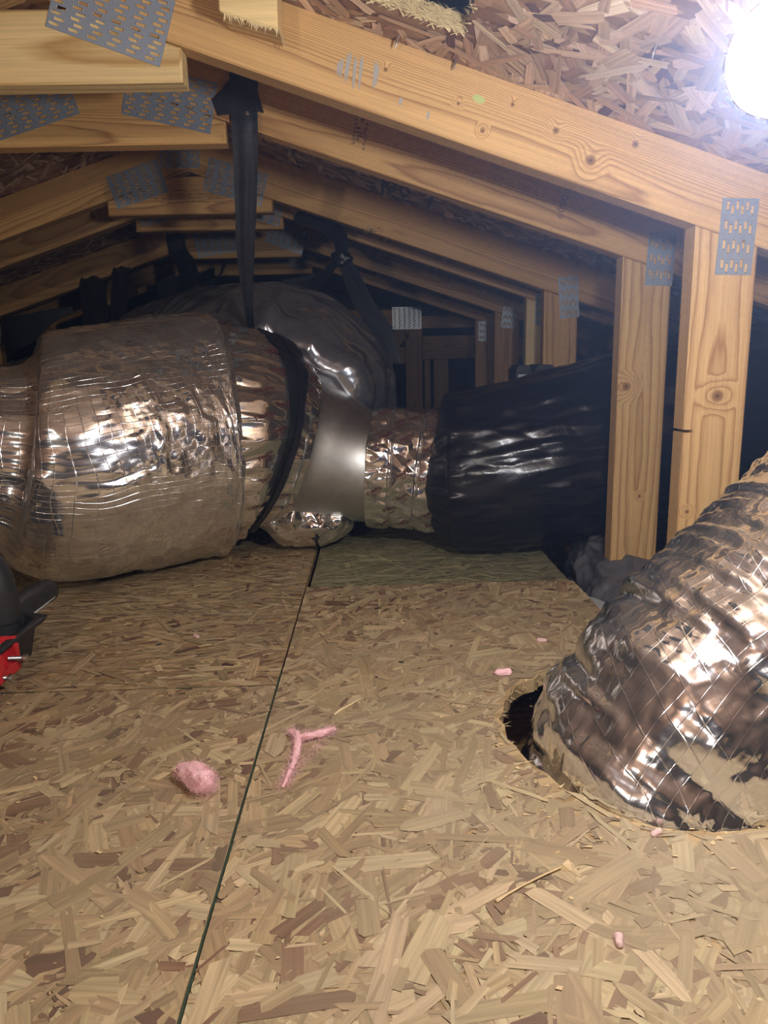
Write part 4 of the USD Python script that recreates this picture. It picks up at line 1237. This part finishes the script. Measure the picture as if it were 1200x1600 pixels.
# plastic vent housing over the sawn roof opening
vt = thing('roof_vent', 'dark plastic vent hood over the sawn opening in the roof deck', 'roof vent', (0.06, 0.76, 0.915))
hood = trimesh.boolean.difference([bx(-0.12, -0.22, -0.03, 0.14, 0.20, 0.13, 0.01), bx(-0.11, -0.21, -0.10, 0.13, 0.19, 0.12)], engine='manifold')
obj('hood', hood, 'black_plastic', vt)
for k in range(5):
    obj('louvre', bx(-0.11, -0.18 + 0.085 * k, 0.055, 0.13, -0.177 + 0.085 * k, 0.118), 'black_plastic', vt)

# small boxes above the black duct
for k, (x0, lab) in enumerate(((0.3585, 'small black plastic box with a grey label above the black duct, left of two'), (0.4075, 'small black plastic box with a grey label above the black duct, right of two'))):
    b = thing('plastic_box', lab, 'box', (x0, 1.80, 0.30), group='small black boxes above the black duct')
    w = 0.042 if k == 0 else 0.050
    prof_ = [(0.0, 0.0), (w, 0.0), (w, 0.080), (w - 0.006, 0.088), (0.008, 0.090), (0.0, 0.078)]
    obj('body', prism(prof_, 0.0, 0.09, 0.002), 'black_plastic', b)
    obj('label', bx(0.008, -0.0006, 0.040, w - 0.004, 0.0003, 0.066), 'label_grey', b)
    obj('clip', bx(0.002, -0.004, 0.070, w - 0.002, 0.002, 0.076, 0.001), 'black_plastic', b)

# drain pan with its fittings and the red float switch
pan = thing('drain_pan', 'black plastic drain pan with a rolled rim on the floor by the fat duct', 'drain pan', (-0.79, 0.80, 0.0))


def rrect(hx, hy, r, n=6):
    return np.array(sbox(-hx + r, -hy + r, hx - r, hy - r).buffer(r, quad_segs=n).exterior.coords)[:-1][::-1]


def loft(loops):
    n = len(loops[0][0])
    V = np.vstack([np.column_stack([p, np.full(n, z)]) for p, z in loops])
    F = []
    for i in range(len(loops) - 1):
        for k in range(n):
            a, b, c, d = i * n + k, i * n + (k + 1) % n, (i + 1) * n + (k + 1) % n, (i + 1) * n + k
            F += [(a, b, c), (a, c, d)]
    for base, fl in ((0, 1), ((len(loops) - 1) * n, -1)):
        ctr = len(V)
        V = np.vstack([V, V[base:base + n].mean(0)])
        for k in range(n):
            F.append((ctr, base + k, base + (k + 1) % n)[::-fl])
    m = trimesh.Trimesh(V, F, process=False)
    m.fix_normals()
    return m


hx, hy = 0.312, 0.195
obj('basin', loft([(rrect(hx - 0.022, hy - 0.022, 0.014), 0.001), (rrect(hx - 0.019, hy - 0.019, 0.016), 0.004), (rrect(hx - 0.010, hy - 0.010, 0.020), 0.050), (rrect(hx - 0.001, hy - 0.001, 0.024), 0.0500), (rrect(hx, hy, 0.014), 0.0535),
                   (rrect(hx - 0.002, hy - 0.002, 0.024), 0.0565), (rrect(hx - 0.012, hy - 0.012, 0.020), 0.0560), (rrect(hx - 0.015, hy - 0.015, 0.018), 0.050), (rrect(hx - 0.024, hy - 0.024, 0.014), 0.008)]), 'black_plastic', pan, smooth=35)
fit = thing('drain_pipe', 'dull black pipe elbow and branch standing in the drain pan', 'pipe', (-0.531, 0.955, 0.008))
obj('riser', cat(sweep([(0, 0, 0), (0, 0, 0.050)], 0.026, 24), sweep([(0, 0, 0.050), (0, 0, 0.054), (0, 0, 0.096), (0, 0, 0.098)], [0.0265, 0.0285, 0.0270, 0.025], 24)), 'black_pipe', fit, smooth=35)
obj('elbow', sweep([(0, 0, 0.094), (-0.001, 0, 0.112), (-0.006, 0, 0.126), (-0.018, 0, 0.136), (-0.034, 0, 0.139), (-0.09, 0, 0.139)], [0.0262, 0.0255, 0.025, 0.025, 0.025, 0.025], 24), 'black_pipe', fit, smooth=35)
obj('branch', sweep([(0.0, 0.004, 0.036), (-0.001, 0.030, 0.043), (-0.001, 0.0305, 0.043), (-0.002, 0.050, 0.047)], [0.022, 0.022, 0.0245, 0.0245], 24), 'black_pipe', fit, smooth=35)
obj('coupling', sweep([(-0.002, 0.046, 0.047), (-0.002, 0.052, 0.048), (0.003, 0.115, 0.052), (0.004, 0.140, 0.050), (0.005, 0.150, 0.047)], [0.019, 0.0215, 0.0205, 0.019, 0.013], 24), 'black_pipe', fit, smooth=35)
obj('label_strip', sweep([(0.0185, 0.060, 0.040), (0.021, 0.125, 0.044)], [0.0024, 0.0016], 8), 'label_grey', fit, smooth=True)
sw = thing('float_switch', 'red plastic float switch clipped to the drain pan rim, two screws sticking out', 'switch', (-0.488, 0.868, 0.0))
red = trimesh.boolean.difference([bx(-0.075, -0.030, 0.014, 0.013, 0.026, 0.052, 0.003), bx(0.002, -0.018, 0.030, 0.02, 0.014, 0.060)], engine='manifold')
red = cat(red, bx(-0.075, -0.040, 0.008, -0.004, -0.028, 0.040, 0.002), bx(-0.075, 0.024, 0.030, 0.008, 0.034, 0.058, 0.002))
obj('housing', red, 'red_plastic', sw)
obj('label', bx(-0.070, -0.022, 0.0517, -0.006, 0.018, 0.0525), 'label_white', sw)
for y in range(3):
    obj('label_print', bx(-0.066, -0.016 + 0.011 * y, 0.0524, -0.010, -0.011 + 0.011 * y, 0.0528), 'ink_black', sw)
for y, z, x0 in ((0.012, 0.034, 0.010), (-0.022, 0.022, 0.006)):
    s_ = obj('screw', sweep([(x0 + 0.013, y, z), (x0 + 0.0135, y, z), (x0 + 0.017, y, z), (x0 + 0.018, y, z)], [0.003, 0.0054, 0.0054, 0.004], 16), 'screw_steel', sw, smooth=35)
    th_ = [(x0 - 0.006 + 0.0009 * i, y, z) for i in range(22)]
    obj('thread', sweep(th_, [0.0026 if i % 2 else 0.0033 for i in range(22)], 10), 'steel_thread', s_)

# ------------------------------------------------------------------ loose bits on the floor
def fuzz(name, parent, C, radius, n, lmin, lmax, matn, seed, width=0.00022):
    """fine fibres around a core"""
    rng = np.random.default_rng(seed)
    C = np.asarray(C, float)
    pts, counts = [], []
    for k in range(n):
        f = rng.uniform(0, len(C) - 1.001)
        i = int(f)
        c = C[i] + (C[i + 1] - C[i]) * (f - i) if len(C) > 1 else C[0]
        r = radius[i] if np.ndim(radius) else radius
        d = rng.normal(size=3) * np.array([1, 1, 0.6])
        d /= np.linalg.norm(d)
        p = c + d * r * rng.uniform(0.5, 1.0)
        v = d * 0.6 + rng.normal(0, 0.7, 3)
        L = rng.uniform(lmin, lmax)
        ps = [p]
        for j in range(4):
            v = v + rng.normal(0, 0.55, 3)
            v /= np.linalg.norm(v)
            q = ps[-1] + v * L / 4
            q[2] = max(q[2], 0.0012)
            ps.append(q)
        pts += ps
        counts.append(5)
    S = np.array(pts).reshape(-1, 5, 3)
    a3 = np.arange(3) * 2 * np.pi / 3
    taper = np.array([1.0, 0.9, 0.8, 0.6, 0.25]) * width / 2
    D = np.diff(S, axis=1, append=S[:, -1:] * 2 - S[:, -2:-1])
    D /= np.maximum(np.linalg.norm(D, axis=2, keepdims=True), 1e-9)
    A = np.cross(D, (0.3, 0.5, 0.81))
    A /= np.maximum(np.linalg.norm(A, axis=2, keepdims=True), 1e-9)
    B = np.cross(D, A)
    ring = S[:, :, None] + taper[None, :, None, None] * (np.cos(a3)[:, None] * A[:, :, None] + np.sin(a3)[:, None] * B[:, :, None])
    V = ring.reshape(-1, 3)
    base = (np.arange(len(S)) * 15)[:, None]
    f = []
    for i in range(4):
        for j in range(3):
            q = (i * 3 + j, i * 3 + (j + 1) % 3, i * 3 + 3 + (j + 1) % 3, i * 3 + 3 + j)
            f += [(q[0], q[1], q[2]), (q[0], q[2], q[3])]
    F = (base[:, None] + np.array(f)[None]).reshape(-1, 3)
    obj(name, (V, F), matn, parent, smooth=True, kind='stuff')


def lump(C, radii, seed, amp=0.35, flat=0.75):
    C = np.asarray(C, float)
    out = []
    import manifold3d
    acc = None
    for i in range(max(1, len(C) - 1)):
        balls = []
        for j in (i, min(i + 1, len(C) - 1)):
            s = manifold3d.Manifold.sphere(radii[j], 16).translate(tuple(C[j]))
            balls.append(s)
        h = manifold3d.Manifold.batch_hull(balls) if len(C) > 1 else balls[0]
        acc = h if acc is None else acc + h
    acc = acc.refine_to_length(min(radii) * 0.7 + 0.0008)
    m_ = acc.to_mesh()
    m = trimesh.Trimesh(m_.vert_properties[:, :3], m_.tri_verts)
    n = m.vertex_normals
    r = np.mean(radii)
    m.vertices += n * (r * amp * (meshkit.fbm(m.vertices / r * 1.3, 3, seed) - 0.5) * 2)[:, None]
    m.vertices[:, 2] = np.maximum(m.vertices[:, 2], 0.0014)
    return m


tuft = thing('insulation_tuft', 'fluffy rounded pink insulation tuft left of the long floor joint', 'insulation')
C1 = [(-0.198, 0.642, 0.009), (-0.186, 0.634, 0.012), (-0.174, 0.622, 0.012), (-0.170, 0.614, 0.010)]
obj('clump', lump(C1, [0.0065, 0.0105, 0.0115, 0.008], 3, 0.6), 'pink_fiber', tuft, smooth=True)
fuzz('loose_fibre', tuft, C1, [0.009, 0.013, 0.014, 0.011], 3200, 0.003, 0.009, 'pink_fiber', 4, 0.00035)
tuft = thing('insulation_tuft', 'stringy pink insulation wisp bent in a hook, right of the long floor joint', 'insulation')
C2 = [(-0.100, 0.722, 0.005), (-0.092, 0.712, 0.006), (-0.089, 0.695, 0.005), (-0.089, 0.665, 0.0045), (-0.093, 0.640, 0.003), (-0.096, 0.620, 0.002)]
C3 = [(-0.090, 0.704, 0.006), (-0.078, 0.706, 0.007), (-0.064, 0.712, 0.007), (-0.052, 0.722, 0.006)]
obj('clump', cat(lump(C2, [0.002, 0.004, 0.004, 0.003, 0.002, 0.0012], 5, 0.6), lump(C3, [0.003, 0.0035, 0.004, 0.002], 6, 0.6)), 'pink_fiber', tuft, smooth=True)
fuzz('loose_fibre', tuft, C2 + C3[::-1], 0.0050, 1900, 0.003, 0.010, 'pink_fiber', 7, 0.0003)
for k, (x, y, r, lab, matn) in enumerate(((0.161, 0.858, 0.0075, 'small pale pink insulation crumb on the open floor before the black duct', 'pink_fiber'), (0.233, 0.534, 0.0042, 'pinkish sliver of insulation just in front of the near duct rim', 'pink_pale'),
                                          (0.162, 0.421, 0.0048, 'faint pink speck of insulation in the bare foreground beyond the sliver of wood', 'pink_pale'), (-0.276, 1.02, 0.005, 'tiny pink crumb on the far left floor sheet', 'pink_pale'), (0.236, 0.965, 0.005, 'little pale crumb near the far right floor edge', 'pink_pale'))):
    tb = thing('insulation_crumb', lab, 'insulation')
    a = 0.7 * k
    Cc = [(x - r * math.cos(a), y - r * math.sin(a) * 0.6, r * 0.55), (x + r * 0.8 * math.cos(a), y + r * math.sin(a) * 0.6, r * 0.6)]
    obj('clump', lump(Cc, [r * 0.6, r * 0.7], 10 + k), matn, tb, smooth=True)
    fuzz('loose_fibre', tb, Cc, r * 0.7, 120, r * 0.5, r * 1.4, matn, 20 + k, 0.00018)


def sliver(C, w, seed):
    C = np.asarray(C, float)
    return sweep(C, w, 5)


s1 = thing('wood_sliver', 'long thin wood sliver with a broken knob end on the bare foreground floor', 'wood sliver')
obj('stem', sliver([(0.083, 0.462, 0.0022), (0.092, 0.468, 0.0026), (0.105, 0.476, 0.003), (0.125, 0.487, 0.0034), (0.143, 0.496, 0.0034)], [0.0018, 0.0012, 0.0009, 0.0009, 0.0009], 1), 'wood_chip', s1)
obj('knob', trimesh.Trimesh([(0.140, 0.494, 0.0015), (0.149, 0.492, 0.0015), (0.153, 0.499, 0.0015), (0.146, 0.503, 0.0015), (0.142, 0.495, 0.006), (0.149, 0.496, 0.005), (0.148, 0.501, 0.006)]).convex_hull, 'wood_chip', s1)
obj('wood_sliver', sliver([(-0.054, 0.762, 0.0018), (-0.048, 0.770, 0.0028), (-0.036, 0.783, 0.003), (-0.024, 0.800, 0.002)], [0.0014, 0.0018, 0.0015, 0.0006], 2), 'sawn_edge', label='short pale wood splinter beyond the hooked pink wisp', cat='wood sliver')
dk = [(0.000, 1.125, 0.006, 'dark leaf-like scrap in the middle of the far right floor sheet'), (0.030, 0.905, 0.0045, 'small dark curled scrap near the middle of the floor'), (-0.325, 0.995, 0.005, 'flat dark scrap on the left floor sheet behind its cross joint'), (-0.004, 0.86, 0.0025, 'tiny dark crumb nearer than the dark curled scrap')]
for k, (x, y, r, lab) in enumerate(dk):
    rg2 = np.random.default_rng(60 + k)
    P_ = np.array([(x + r * math.cos(a) * rg2.uniform(0.6, 1.2), y + r * 0.7 * math.sin(a) * rg2.uniform(0.6, 1.2), 0.0016 + r * 0.25 * rg2.random()) for a in np.linspace(0, 6, 9)] + [(x, y, 0.0035)])
    obj('dark_scrap', trimesh.Trimesh(P_).convex_hull, 'dark_bit', label=lab, cat='scrap')
# sawdust crumbs and chips, too many to tell apart
rg3 = np.random.default_rng(77)
cr = []
for k in range(420):
    if k % 3:
        x, y = rg3.uniform(-0.5, 0.36), rg3.uniform(0.36, 1.3)
    else:
        a, d = rg3.uniform(2.6, 6.0), 0.178 + abs(rg3.normal(0, 0.06))
        x, y = 0.307 + d * math.cos(a), 0.714 + d * math.sin(a)
    r = rg3.uniform(0.0006, 0.0016) if rg3.random() < 0.9 else rg3.uniform(0.0015, 0.003)
    P_ = rg3.normal(size=(7, 3)) * np.array([r, r * 0.5, r * 0.35]) + (x, y, 0.0016 + r * 0.3)
    P_[:, 2] = np.maximum(P_[:, 2], 0.0012)
    cr.append(trimesh.Trimesh(P_).convex_hull)
obj('sawdust_crumbs', cat(*cr), 'wood_chip', label='pale sawdust crumbs and chips scattered over the floor', cat='sawdust', kind='stuff')

# added blue haze volume that imitates the lens glow around the bulb
if GLOW_HAZE_DENSITY > 0:
    usd_ = usdkit.material(stage, '/World/Looks/lens_glow_haze', {'v': ('scatter_volume', dict(color=(0.42, 0.58, 1.0), density=GLOW_HAZE_DENSITY, anisotropy=0.72))}, [], volume='v.volume')
    MAT['lens_glow_haze'] = usd_
    obj('glow_haze', bx(-1.8, -0.6, -0.1, 1.2, 4.5, 0.95), 'lens_glow_haze', label='faint blue haze added to imitate the lens glow around the lit bulb', cat='haze', kind='stuff')
